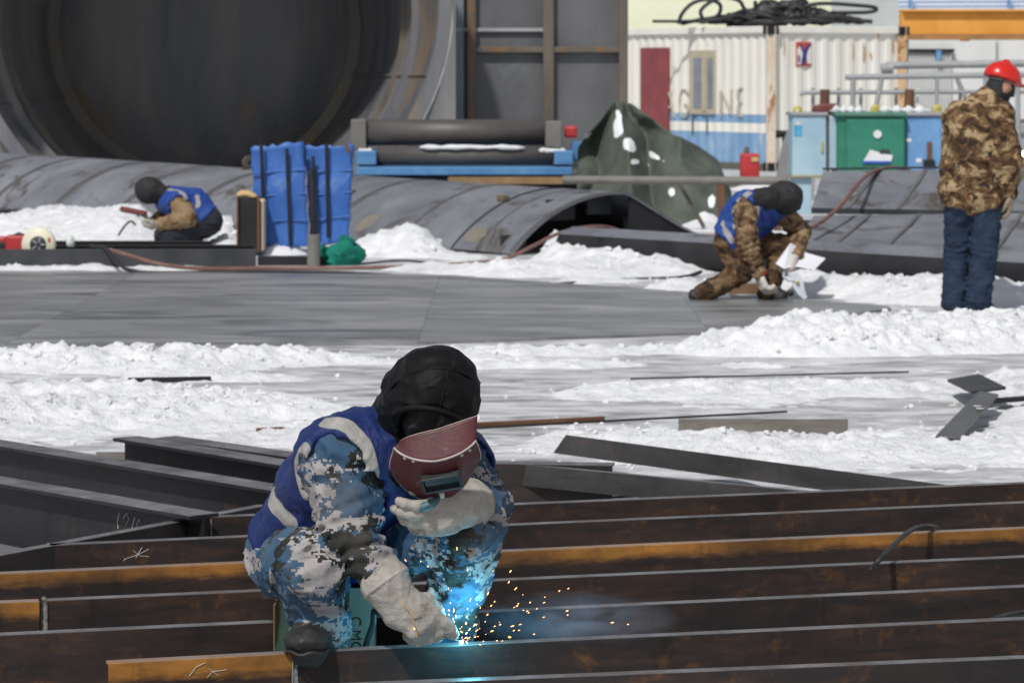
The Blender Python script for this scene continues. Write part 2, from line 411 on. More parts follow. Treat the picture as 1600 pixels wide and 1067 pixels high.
REDP = surf('red_paint', (.36, .02, .025), (.5, .04, .04), 4, (.4, .6), 0, .5, .08, 40)
BLUEFR = surf('blue_machine_paint', (.05, .17, .38), (.10, .26, .48), 4, (.45, .65), 0, .45, .15, 40, wear=(.14, .12, .10), wthr=.66)
ORANGE = surf('orange_girder_paint', (.60, .25, .035), (.75, .36, .07), 1.2, (.5, .7), 0, .4, .05, 20, (1, 1, .6), (.30, .16, .06), .66, 2)
YELGR = surf('pale_yellow_green_wall', (.68, .70, .50), (.76, .78, .60), .8, (.7, .9), 0, .3, .05, 10)
PALEW = surf('white_shed_wall', (.62, .64, .64), (.74, .76, .76), 1, (.6, .8), 0, .4, .05, 10)
GREYW = surf('grey_shed_wall', (.40, .42, .42), (.48, .50, .50), 1, (.6, .8), 0, .4, .05, 10)
RUBBER = plain('black_rubber', (.018, .018, .02), .55, var=.3)
HOSE = plain('brown_red_hose', (.20, .105, .085), .6, var=.3)
LEATHER = surf('black_leather', (.0035, .0035, .004), (.008, .008, .009), 7, (.5, .7), 0, .14, .35, 70, wear=(.013, .013, .013), wthr=.62, wscale=9)
LEATHERF = plain('dusty_black_cloth_and_face_shade', (.014, .014, .016), .75, var=.3)
DIGI = m_digital()
DIGI2 = m_digital('sleeve_digital_camouflage', (.38, .355, .36), (.036, .085, .155), (.015, .018, .018), .0060)
WOOD1 = m_woodland('brown_camouflage', [(.03, .022, .016), (.075, .042, .022), (.17, .10, .05), (.36, .265, .15), (.025, .02, .016)], 8)
WOOD2 = m_woodland('dull_brown_camouflage', [(.03, .02, .013), (.065, .036, .019), (.11, .065, .035), (.17, .11, .06), (.03, .022, .016)], 7)
WOOD3 = m_woodland('tan_camouflage', [(.05, .033, .02), (.11, .065, .036), (.21, .135, .075), (.30, .21, .125), (.06, .04, .026)], 8)
VEST = m_vest()
VESTF = m_vest('bright_vest_fabric', (.018, .065, .31))
GLOVE = surf('canvas_glove', (.27, .25, .22), (.42, .395, .36), 16, (.8, .95), 0, .2, .7, 40, wear=(.22, .19, .16), wthr=.60, wscale=12, bdist=.01)
GLOVEF = surf('dirty_white_glove', (.45, .40, .36), (.62, .57, .53), 20, (.8, .95), 0, .2, .5, 60)
JEANS = surf('blue_jeans', (.012, .022, .045), (.026, .044, .078), 9, (.8, .95), 0, .25, .6, 22, bdist=.015)
DARKCLOTH = surf('dark_trousers', (.018, .02, .026), (.04, .042, .05), 9, (.85, .95), 0, .2, .5, 22, bdist=.015)
SKIN = plain('skin', (.34, .18, .12), .55, var=.2)
BOOT = surf('black_rubber_boot', (.012, .012, .013), (.03, .029, .028), 12, (.45, .7), 0, .5, .5, 50, wear=(.12, .11, .10), wthr=.66, wscale=14)
BROWNB = plain('brown_boot', (.05, .03, .018), .7)
TARP = None
# ------------------------------------------------------------------ ground
def m_ground():
    k = N('wet_concrete'); n = k.noise(k.mp((.6, 1.6, 1)), .8, 8, .65, .3); n2 = k.noise(k.mp((1, 2.2, 1), (7, 1, 0)), 2.2, 8, .7, .4)
    col = k.ramp(n, [(.3, (.15, .143, .135)), (.55, (.25, .245, .24)), (.75, (.36, .36, .365))])
    fr = k.ramp(n2, [(.37, 0.0), (.57, .92)]); col = k.mix(fr, col, (.68, .69, .72))
    k.bump(k.noise(k.mp(), 16, 7, .7), .35, .02)
    return k.fin(col, k.ramp(n2, [(.35, .28), (.6, .6)]), 0, .5)
g = mesh('ground', [(-1500, -200, 0), (1500, -200, 0), (1500, 3000, 0), (-1500, 3000, 0)], [(0, 1, 2, 3)])
props(link('ground', g, m_ground(), loc=(0, 0, 0)), kind='structure')
# the steel laying-out floor: big plates with open joints
def m_plate(seed):
    k = N('laying_out_plate'); n = k.noise(k.mp((.5, 1.2, 1), (seed * 3.3, seed, 0)), 1.1, 8, .66, .8)
    n2 = k.noise(k.mp((.32, 1.2, 1), (seed, 9, 0)), 1.5, 7, .66, 1.2)
    col = k.ramp(n, [(.28, (.13, .132, .136)), (.5, (.23, .232, .236)), (.72, (.37, .37, .375))])
    col = k.mix(k.ramp(n2, [(.36, .85), (.50, 0.0)]), col, (.085, .088, .094))
    k.bump(k.noise(k.mp((1, 1, 1)), 6, 5, .6), .12, .02)
    return k.fin(col, k.ramp(n2, [(.3, .22), (.6, .55)]), .1, .5)
PM = [m_plate(i) for i in range(3)]
plt = props(bpy.data.objects.new('steel_platform', None), kind='structure'); COL.objects.link(plt); INV['steel_platform'] = Matrix.Identity(4)
# near edge and far edge of the floor in plan, cut into plates across
def edge(x, near): 
    if near: return float(np.interp(x, [-12, -3.2, -1, 1.2, 2.3, 2.75], [19.9, 19.9, 20.2, 21.0, 22.4, 23.2]))
    return float(np.interp(x, [-12, -4.4, -.9, 1.3, 2.9, 3.4], [27.6, 27.4, 27.2, 25.0, 23.3, 23.2]))
xs = [-12, -9, -6, -3.2, -.6, 1.3, 2.75]
for i in range(len(xs) - 1):
    a, b = xs[i] + .001, xs[i + 1] - .001; p0, p1, q0, q1 = edge(a, 1), edge(b, 1), max(edge(a, 0), edge(a, 1) + .1), max(edge(b, 0), edge(b, 1) + .1)
    for j in range(2):
        t0, t1 = (0, .55) if j == 0 else (.5503, 1)
        m = MB(); po = [(a, p0 + (q0 - p0) * t0, 0), (b, p1 + (q1 - p1) * t0, 0), (b, p1 + (q1 - p1) * t1, 0), (a, p0 + (q0 - p0) * t1, 0)]
        m.prism(po, (0, 0, .018)); m.build('floor_plate', PM[(i + j) % 3], plt, bevel=0)
# ------------------------------------------------------------------ snow
BIAS = [(100, 662, 300, 28, 1.35), (380, 640, 150, 16, .8), (100, 572, 300, 9, 1.2), (480, 566, 200, 8, 1.0), (880, 548, 200, 8, .85), (1180, 545, 130, 12, 1.5),
        (1320, 542, 160, 16, 2.4), (1560, 534, 160, 18, 2.7), (1480, 695, 220, 40, 1.0), (1200, 705, 220, 22, .9), (930, 685, 160, 18, .8), (1590, 610, 45, 16, 1.2),
        (620, 690, 120, 9, .8), (300, 607, 330, 7, -.8), (900, 585, 420, 9, -.9), (520, 662, 110, 6, -1.0), (1180, 668, 110, 5, -1.5), (1300, 562, 420, 6, -.9),
        (1250, 610, 300, 9, .55), (1000, 645, 280, 7, -.6), (300, 712, 120, 6, -1.4), (800, 620, 200, 8, .5), (150, 620, 200, 8, .9),
        (90, 362, 110, 14, 3.2), (200, 368, 50, 10, 2.6), (352, 378, 26, 10, 2.2), (600, 394, 55, 8, 2.4), (655, 392, 35, 8, 2.2), (440, 396, 50, 3, 1.6), (720, 404, 80, 5, 1.0), (870, 402, 24, 10, 2.6), (780, 424, 130, 7, 1.2),
        (930, 412, 70, 10, 2.3), (1040, 420, 70, 10, 1.6), (950, 440, 130, 7, 1.0), (1060, 452, 60, 6, 1.2), (1330, 462, 90, 6, 1.4), (1450, 466, 90, 9, 1.6), (1570, 468, 90, 9, 1.6), (1260, 452, 50, 7, 1.2), (1100, 345, 30, 12, 2.0), (1190, 290, 40, 8, 2.5), (1512, 505, 55, 12, -1.6)]
def snow_h(X, Y):
    px = 800 + F * X / Y; py = HY + F * H / Y; b = np.where(Y < 19.4, -.26, -.55)
    for (cx, cy, sx, sy, a) in BIAS: b += a * np.exp(-((px - cx) / sx) ** 2 - ((py - cy) / sy) ** 2)
    b -= 2.6 * ((Y > 19.4) & (py > 424 + np.clip(px - 620, 0, 500) * .085)) * np.clip((548 - py) / 12, 0, 1) * np.clip((1230 + (540 - py) * 1.2 - px) / 90, 0, 1)
    b -= 3.0 * (Y < 11.9) * np.clip((12.1 - Y) / .4, 0, 1)
    p = np.stack([X * .8, Y * 1.1, np.zeros_like(X)], -1); n = fbm(p * 1.3, 5, 1); c = 1 - worley(np.stack([X * 7, Y * 7], -1) + 2 * fbm(p * 5, 2, 3)[:, None], 2)
    c2 = 1 - worley(np.stack([X * 17, Y * 17], -1), 8); f = fbm(p * 16, 3, 5)
    amt = np.clip(b + .5 + (n - .5) * 2.2, 0, 1.6)
    k3 = np.where(Y < 21, .048, .075); return k3 * (b + (n - .5) * 2.2) + amt * (np.where(Y > 17.8, .045, .022) * c + .020 * c2 + .045 * (f - .5)) - .008
def snow_mesh(name, x0, x1, y0, y1, st):
    nx, ny = int((x1 - x0) / st) + 1, int((y1 - y0) / st) + 1
    X, Y = np.meshgrid(np.linspace(x0, x1, nx), np.linspace(y0, y1, ny)); X = X.ravel(); Y = Y.ravel()
    Z = snow_h(X, Y); I = np.arange(nx * ny).reshape(ny, nx)
    Q = np.stack([I[:-1, :-1], I[:-1, 1:], I[1:, 1:], I[1:, :-1]], -1).reshape(-1, 4); Q = Q[(Z[Q] > -.004).any(1)]
    u, inv = np.unique(Q, return_inverse=True); V = np.stack([X, Y, Z], -1)[u]
    return link(name, fastmesh(name, V, inv.reshape(Q.shape)), SNOW, loc=(0, 0, 0))
props(snow_mesh('snow_cover', -5.2, 5.6, 11.7, 21.6, .022), 'trodden white snow lying in patches and ridges between the beams and the steel floor', 'snow', kind='stuff')
props(snow_mesh('snow_heap', -7, 8, 21.6, 46, .05), 'lumpy snow swept up against the curved shell and plate stacks', 'snow', kind='stuff')
# loose lumps
ico = []
def lump(m, c, r, rnd):
    n1, n2 = 7, 5; V = [(0, 0, -r * .5)]
    for j in range(1, n2):
        for i in range(n1):
            th = math.pi * j / n2; ph = 2 * math.pi * i / n1; q = r * rnd.uniform(.5, 1.25)
            V.append((q * math.sin(th) * math.cos(ph), q * math.sin(th) * math.sin(ph), -q * .8 * math.cos(th)))
    V.append((0, 0, r * .8)); L = len(V) - 1
    Fc = [(0, 1 + (i + 1) % n1, 1 + i) for i in range(n1)]
    for j in range(n2 - 2):
        for i in range(n1): a = 1 + j * n1 + i; b = 1 + j * n1 + (i + 1) % n1; Fc.append((a, b, b + n1, a + n1))
    Fc += [(L, 1 + (n2 - 2) * n1 + i, 1 + (n2 - 2) * n1 + (i + 1) % n1) for i in range(n1)]
    m.add([Vector(v) + c for v in V], Fc, 0, True)
rnd = random.Random(3); m = MB(); k = 0; cand = []
for _ in range(9000):
    py = rnd.uniform(340, 735); px = rnd.uniform(-80, 1680); q = G(px, py); cand.append(q)
hz_ = snow_h(np.array([c.x for c in cand]), np.array([c.y for c in cand]))
for c, z in zip(cand, hz_):
    if z > .02 and k < 1500:
        r = rnd.choice([.006, .008, .01, .012, .016, .022]) * (1.0 if c.y < 18 else 1.9)
        if z < .05: r *= .6
        lump(m, Vector((c.x, c.y, z + r * .05)), r, rnd); k += 1
    elif z > -.03 and rnd.random() < .06: lump(m, Vector((c.x, c.y, .004)), rnd.choice([.01, .015, .022]), rnd)
for (x, y, r) in ((362, 712, .045), (330, 716, .02), (275, 708, .018), (876, 396, .13), (905, 405, .09), (610, 378, .11), (655, 384, .12), (640, 392, .1), (585, 384, .09), (350, 368, .16), (365, 384, .12)):
    q = G(x, y); lump(m, Vector((q.x, q.y, r * .5)), r, rnd)
m.sm = [False] * len(m.sm); props(m.build('snow_lumps', SNOW, loc=(0, 0, 0)), 'loose lumps of snow strewn over the snow cover', 'snow', kind='stuff')
# ------------------------------------------------------------------ foreground steel sections
BH = .22
def section(kind, L, h, wd, t, tw):
    "profile polygon(s) in local (y, z), front face at y=0, going back to +y"
    if kind == 'channel': return [(0, 0), (wd, 0), (wd, t), (tw, t), (tw, h - t), (wd, h - t), (wd, h), (0, h)]
    if kind == 'ibeam':
        a = (wd - tw) / 2
        return [(0, 0), (wd, 0), (wd, t), (a + tw, t), (a + tw, h - t), (wd, h - t), (wd, h), (0, h), (0, h - t), (a, h - t), (a, t), (0, t)]
    if kind == 'angle': return [(0, 0), (wd, 0), (wd, t), (t, t), (t, h), (0, h)]
def bar(name, label, cat, p0, p1, kind, mat, h=BH, wd=.047, t=.0085, tw=.009, group=None, part='section', roll=0, pitch=True):
    "a rolled section from p0 to p1 (points on its front upper edge); returns root with local x along the bar"
    p0, p1 = Vector(p0), Vector(p1); d = p1 - p0; L = d.length; rz = math.atan2(d.y, d.x)
    o = thing(name, label, cat, (p0.x, p0.y, p0.z - h), rz, group)
    pr = section(kind, L, h, wd, t, tw); sl_ = (p1.z - p0.z)
    m = MB(); nseg = 1
    A = [Vector((0, y, z)) for y, z in pr]; B = [Vector((L, y, z + sl_)) for y, z in pr]; n = len(pr)
    fs = [tuple(reversed(range(n))), tuple(range(n, 2 * n))] + [(i, (i + 1) % n, n + (i + 1) % n, n + i) for i in range(n)]
    if roll:
        Mx = Matrix.Rotation(roll, 3, 'X'); A = [Mx @ a for a in A]; B = [Mx @ a for a in B]
    m.add(A + B, fs); m.build(part, mat, o, local=True, bevel=.0022)
    o['length'] = L
    return o
def wobbly_bead(m, a, b, r, rnd, n=22):
    pts = [Vector(a).lerp(Vector(b), i / n) + Vector((rnd.uniform(-1, 1) * r * .35, 0, 0)) for i in range(n + 1)]
    m.tube(pts, [r * rnd.uniform(.7, 1.25) for _ in pts], 7)
BEAD = surf('weld_bead', (.10, .10, .10), (.32, .31, .29), 40, (.35, .6), .4, .5, .5, 120)
CHALK = plain('chalk', (.55, .55, .53), .9, var=.1)
rows = [ # name of row, left px, right px, rust, top band, label
    ('G', (-60, 1096), (1700, 1024), .35, 0, 'dark channel steel nearest the camera along the bottom edge of the picture'),
    ('F2', (459, 1019.5), (1700, 963), .45, 0, 'dark channel steel the welder is working on, frontmost long bar in full view'),
    ('F1', (170, 1036), (456, 1020.5), .55, .22, 'short rusty orange channel butted to the bar under the welder'),
    ('E', (-60, 995), (1700, 912), .45, 0, 'dark channel steel with a black stain directly behind the front bar'),
    ('D2', (68, 938.5), (1700, 866), .5, 0, 'brown channel steel third from the front, right of the open joint'),
    ('D1', (-60, 944), (62, 939), .6, .2, 'short orange topped channel end by the open joint at left edge'),
    ('C', (-60, 899), (1700, 821), .5, .17, 'long channel steel with a bright orange rust band along its top'),
    ('B', (76, 852), (1700, 781), .45, 0, 'dark brown channel steel just behind the orange topped one'),
    ('A', (328, 808), (1700, 751), .45, 0, 'rearmost of the long parallel channel steels, dark brown'),
]
ROW = {}
for nm, a, b, ru, tp, lb in rows:
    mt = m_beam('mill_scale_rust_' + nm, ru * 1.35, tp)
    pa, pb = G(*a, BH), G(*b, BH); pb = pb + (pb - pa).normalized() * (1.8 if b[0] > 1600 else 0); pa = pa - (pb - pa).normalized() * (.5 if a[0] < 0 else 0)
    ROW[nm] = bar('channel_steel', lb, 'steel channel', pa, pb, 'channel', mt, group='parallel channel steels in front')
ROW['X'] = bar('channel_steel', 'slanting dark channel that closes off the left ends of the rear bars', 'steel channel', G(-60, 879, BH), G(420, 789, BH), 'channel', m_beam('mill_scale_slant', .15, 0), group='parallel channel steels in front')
rnd = random.Random(5)
def seam(root, x, r=.005, name='weld_seam'):
    m = MB(); wobbly_bead(m, (x, -.002, .01), (x, -.002, BH - .004), r, rnd); wobbly_bead(m, (x, 0, BH + .001), (x, .044, BH + .001), r * .8, rnd, 8); m.build(name, BEAD, root, local=True)
seam(ROW['F2'], .006); seam(ROW['B'], .004, .003); seam(ROW['D2'], .005, .007); seam(ROW['A'], .004, .003)
m = MB(); m.box((-.013, .012, BH / 2), (.012, .01, BH * .98)); m.build('joint_gap_plate', BLACKST, ROW['D2'], local=True)
def stroke(root, pts, r=.0016, name='chalk_mark'):
    m = MB(); m.tube([(x, -.0012, z) for x, z in pts], r, 5, flat=.5); m.build(name, CHALK, root, local=True)
L = ROW['B']
def bx(nm, px):   # photo column -> distance along the bar
    o = ROW[nm]; c, s = math.cos(o.rotation_euler.z), math.sin(o.rotation_euler.z); k_ = (px - 800) / F
    return (k_ * o.location.y - o.location.x) / (c - k_ * s)
def mark(nm, strokes, r=.0016):
    for st in strokes: stroke(ROW[nm], [(bx(nm, x), BH - z) for x, z in st], r)
mark('B', [[(208, .028), (218, .046), (232, .05)], [(222, .018), (212, .052)], [(195, .055), (218, .040), (232, .026)], [(196, .052), (193, .06)]])
mark('F1', [[(320, .012), (306, .022), (296, .044)], [(324, .05), (332, .036), (354, .033)], [(332, .036), (326, .026)], [(332, .036), (340, .046)]])
# ---- H beams lying at an angle on the left
def at_dir(nm, a, b, lb, h=.25, wd=.125, mat=None, t=.014):
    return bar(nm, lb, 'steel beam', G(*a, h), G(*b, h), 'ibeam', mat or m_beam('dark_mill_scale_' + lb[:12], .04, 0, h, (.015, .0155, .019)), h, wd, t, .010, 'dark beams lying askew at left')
at_dir('steel_beam', (-120, 677), (436, 768), 'long dark grey beam running from the left edge towards the welder')
q = at_dir('steel_beam', (-120, 735), (296, 806), 'dark grey beam with chalk figures 1010 on its web at far left')
def qx(root, px):
    c, s = math.cos(root.rotation_euler.z), math.sin(root.rotation_euler.z); k_ = (px - 800) / F
    return (k_ * root.location.y - root.location.x) / (c - k_ * s)
for st in ([(166, .045), (163, .075), (164, .1)], [(178, .04), (172, .06), (175, .085), (181, .06), (178, .04)], [(190, .05), (185, .095)], [(197, .055), (193, .075), (198, .09), (203, .075), (197, .055)]):
    m = MB(); m.tube([(qx(q, x), .0562, .25 - z) for x, z in st], .0016, 5, flat=.5); m.build('chalk_mark', CHALK, q, local=True)
at_dir('steel_beam', (176, 684), (452, 729), 'dark beam whose sawn left end stands clear above the snow')
at_dir('steel_beam', (237, 684), (460, 715), 'rearmost dark beam at left, only its top flange showing', .24)
p = [G(-90, 815), G(105, 856), G(30, 872), G(-110, 860)]
m = MB(); m.prism([v + Vector((0, 0, .004)) for v in p], (0, 0, .012)); props(m.build('steel_plate', STEELB), 'flat grey plate lying under the left beam ends', 'steel plate')
# ---- loose angles and bars on the snow behind the bars on the right
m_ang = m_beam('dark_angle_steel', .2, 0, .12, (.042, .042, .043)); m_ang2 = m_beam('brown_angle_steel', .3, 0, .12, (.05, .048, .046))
def angle(lb, a, b, w1, w2, mat, roll, za, zb, tip=0):
    a, b = Vector(a), Vector(b); d = b - a; o = thing('angle_steel', lb, 'steel angle', (a.x, a.y, 0), math.atan2(d.y, d.x), 'loose angles behind the bars')
    L = math.hypot(d.x, d.y); M = Matrix.Rotation(roll, 3, 'X'); t = .009
    pr = [(0, 0), (0, -w1), (t, -w1), (t, -t), (w2, -t), (w2, 0)]
    A = [M @ Vector((0, y, z)) + Vector((-tip * (1 if i in (0, 5) else 0) * 0, 0, za)) for i, (y, z) in enumerate(pr)]
    if tip:
        for i in (1, 2): A[i].x += tip
    B = [M @ Vector((L, y, z)) + Vector((0, 0, zb)) for y, z in pr]; n = 6
    m = MB(); m.add(A + B, [tuple(range(n)), tuple(reversed(range(n, 2 * n)))] + [tuple(reversed((i, (i + 1) % n, n + (i + 1) % n, n + i))) for i in range(n)]); m.build('section', mat, o, local=True, bevel=.0015)
    return o
angle('long angle steel whose slant cut left tip sticks up over the snow', G(884, 679, .17), G(1500, 748, .17), .085, .10, m_ang, R(-12), .17, .14, -.06)
angle('angle steel slanting in front of the slant cut one, next to the welder', G(700, 714, .20), G(1310, 768, .20), .085, .085, m_ang, R(-6), .20, .19)
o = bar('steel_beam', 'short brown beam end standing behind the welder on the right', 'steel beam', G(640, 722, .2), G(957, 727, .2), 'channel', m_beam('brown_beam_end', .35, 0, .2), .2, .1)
m = MB(); m.prism([G(800, 716, .0) + Vector((0, 0, .21)), G(830, 706, 0) + Vector((0, 0, .21)), G(935, 706, 0) + Vector((0, 0, .215)), G(955, 716, 0) + Vector((0, 0, .215))], (0, 0, .012))
p = [G(700, 792), G(1190, 768), G(1150, 757), G(700, 770)]
m = MB(); m.prism([v + Vector((0, 0, .012)) for v in p], (0, 0, .012)); props(m.build('steel_plate', STEELB), 'pale flat plate lying between the angles and the bars', 'steel plate')
# flat bars on the snow at right
def flat(lb, pts, z, th, mat, name='flat_bar', cat='flat bar', dz=None):
    m = MB(); po = [G(x, y) + Vector((0, 0, z + (dz[i] if dz else 0))) for i, (x, y) in enumerate(pts)]; m.prism(po, (0, 0, th)); return props(m.build(name, mat, bevel=.002), lb, cat)
FLAT = surf('flat_bar_steel', (.075, .077, .08), (.15, .152, .155), 5, (.4, .65), .2, .5, .2, 60, wear=(.10, .08, .06), wthr=.66)
fb = flat('grey flat bar with bolt holes running away over the snow', [(1462, 701), (1500, 703), (1560, 650), (1530, 644)], .05, .012, FLAT, dz=[0, 0, .05, .05])
for (x, y) in ((1527, 667), (1531, 671)):
    q = G(x, y); m = MB(); m.lathe([(0, .002), (.022, .002), (.022, 0)], (q.x, q.y, .103), n=10); m.build('bolt_hole', CHALK, fb)
flat('dark flat plate offcut lying tilted across the grey flat bar', [(1480, 623), (1518, 646), (1572, 642), (1530, 620)], .06, .014, STEEL, 'plate_offcut', 'plate', [.03, .04, .05, .05])
flat('thin dark bar poking out of snow at the right edge', [(1552, 643), (1552, 646), (1680, 636), (1680, 633)], .05, .02, BLACKST)
flat('thin rusty strip on the snow right of the welder', [(690, 669), (690, 671), (945, 658), (945, 656.5)], .002, .02, RUST)
flat('long thin dark strip across the icy ground, near side', [(740, 669), (740, 670.5), (1230, 644.6), (1230, 643.6)], -.012, .02, BLACKST)
flat('long thin dark strip across the icy ground, far side', [(985, 592), (985, 593.0), (1420, 582), (1420, 581)], -.012, .018, BLACKST)
flat('thin rusty strip half buried left of the welder', [(400, 678), (400, 681.5), (600, 671), (600, 668)], -.01, .04, RUST)
flat('dark strip on snow ridge at left', [(200, 598), (200, 599), (330, 596.5), (330, 595.6)], -.006, .035, BLACKST)
CONC = surf('concrete_block', (.11, .098, .082), (.20, .185, .165), 6, (.8, .95), 0, .3, .5, 40)
flat('long weathered concrete slab edge showing through the snow', [(1060, 672), (1060, 680), (1325, 688), (1325, 672)], -.02, .075, CONC, 'concrete_slab', 'slab')
flat('grey concrete kerb block by the left beams', [(150, 716), (150, 733), (260, 735), (260, 716)], -.02, .05, CONC, 'concrete_block', 'concrete block')
# cables in front
def cable(name, lb, pts, r, mat, cat='cable', n=8):
    m = MB(); m.tube(spline(pts, n), r, 8); return props(m.build(name, mat), lb, cat)
c0 = G(1376, 874, BH); 
cable('rubber_cable', 'black rubber cable arching over the orange topped bar', [P(1360, 890, 9.86), P(1380, 868, 9.88), P(1410, 838, 10.2), P(1432, 824, 10.5), P(1450, 822, 10.62), P(1466, 826, 10.8), P(1480, 845, 10.88)], .008, RUBBER)
cable('rubber_cable', 'black rubber cable looping over a bar at the right edge', [P(1520, 978, 9.0), P(1550, 968, 9.02), P(1590, 958, 9.2), P(1640, 957, 9.3), P(1660, 975, 9.35)], .008, RUBBER)
# ------------------------------------------------------------------ the great conical tank shell lying open towards us
def tank():
    c0 = Vector((-4.2, 44, 2.66)); c1 = Vector((-4.80, 50, 2.31)); R0, R1 = 3.36, 2.32
    ax = (c1 - c0); L = ax.length; ax.normalize(); n = 72
    o = thing('tank_shell', 'huge dark steel tank shell lying open towards the camera, ringed inside', 'tank', (-4.4, 46, 0))
    def ring(t, dr): return (R0 + (R1 - R0) * t + dr, L * t)
    m = MB(); m.lathe([ring(0, 0), ring(1, 0)] + [(R1 * math.cos(a), L + .9 * math.sin(a)) for a in np.linspace(.02, math.pi / 2, 14)], c0, ax, n); m.lathe([((R1 + .03) * math.cos(a), L + .04 + .94 * math.sin(a)) for a in np.linspace(math.pi / 2, .05, 12)] + [ring(1, .03), ring(0, .03), ring(0, 0)], c0, ax, n); m.build('shell', DARKIN, o)
    for t, wd, hh, mt in ((0, .10, .16, DARKIN), (.06, .05, .07, RIBST), (.30, .10, .10, DARKIN), (.42, .06, .08, RIBST), (.93, .16, .16, RIBST)):
        r, hgt = ring(t, 0); w_ = wd / 2
        m = MB(); m.lathe([(r + .02, hgt - w_), (r - hh, hgt - w_), (r - hh, hgt + w_), (r + .02, hgt + w_)], c0, ax, n, smooth=False); m.build('stiffener_ring', mt, o)
    # lengthwise weld seams inside
    u = ax.orthogonal().normalized(); v = ax.cross(u)
    for a in (-1.9, -1.25, -.3, .35, 3.6):
        dd = Vector((math.cos(a), 0, math.sin(a))); dd = (dd - ax * dd.dot(ax)).normalized()
        m = MB(); m.tube([c0 + dd * (R0 - .01), c1 + dd * (R1 - .01)], .025, 5); m.build('weld_seam', DARKIN, o)
    # end plate seam
    for s in (-1, 1):      # cradle plates that hold the shell
        arcp = [c0 + Vector((s * math.cos(a) * (R0 + .035), .25, math.sin(a) * (R0 + .035))) for a in np.linspace(.15, -.90, 14)]
        poly = arcp + [Vector((arcp[-1].x, 44.25, 0)), Vector((c0.x + s * (R0 + (.06 if s > 0 else 2.5)), 44.25, 0)), Vector((c0.x + s * (R0 + (.06 if s > 0 else 2.5)), 44.25, arcp[0].z))]
        m = MB(); m.prism(poly, (0, .1, 0)); m.build('cradle', DARKIN, o)
tank()
# ------------------------------------------------------------------ ribbed steel bin beside it
def bin_():
    d = 46.0; x0, x1 = P(706, 0, d).x, P(981, 0, d).x; top = 4.2
    o = thing('steel_bin', 'tall dark steel bin wall with a grid of welded ribs', 'bin', ((x0 + x1) / 2, d, 0))
    PANEL = surf('bin_panel_steel', (.075, .078, .085), (.14, .143, .15), 1.2, (.45, .65), .15, .5, .15, 20, (1, 1, .5), (.13, .15, .17), .64, 1.6)
    m = MB(); m.box(((x0 + x1) / 2, d + 1.6, top / 2), (x1 - x0 - .02, 3.1, top)); m.build('body', PANEL, o, bevel=.01)
    RB = surf('bin_rib_steel', (.09, .075, .06), (.16, .135, .11), 2, (.5, .75), .1, .4, .2, 30, (1, 1, .4), (.20, .11, .05), .56, 2.5)
    for px, wd in ((737, .12), (857, .15), (974, .13)):
        m = MB(); m.box((P(px, 0, d).x, d - .03, top / 2), (wd, .14, top - .004)); m.build('rib', RB, o, bevel=.006)
    m = MB(); m.box((P(718, 0, d).x, d - .01, top / 2), (.12, .12, top - .008)); m.build('rib', surf('pale_rib', (.12, .15, .18), (.22, .25, .28), 3, (.5, .7), 0, .4), o, bevel=.006)
    xa, xb, xc = P(744, 0, d).x, P(849, 0, d).x, P(967, 0, d).x
    for (a, b) in ((xa, xb), (P(865, 0, d).x, xc)):
        for py in (78, -40):
            m = MB(); m.box(((a + b) / 2, d - .02, P(0, py, d).z), (b - a, .11, .08)); m.build('rib', RB, o, bevel=.005)
        m = MB(); m.box(((a + b) / 2, d - .02, .5), (b - a, .11, .09)); m.build('rib', RB, o, bevel=.005)
    m = MB(); m.box((P(785, 0, d).x, d + .01, P(0, 47, d).z), (P(849, 0, d).x - P(722, 0, d).x, .06, .05)); m.build('weld_strip', GREYP, o)
    m = MB(); m.box((P(714, 0, d).x, d - .09, P(0, 47, d).z), (.12, .04, .05)); m.build('weld_strip', GREYP, o)
bin_()
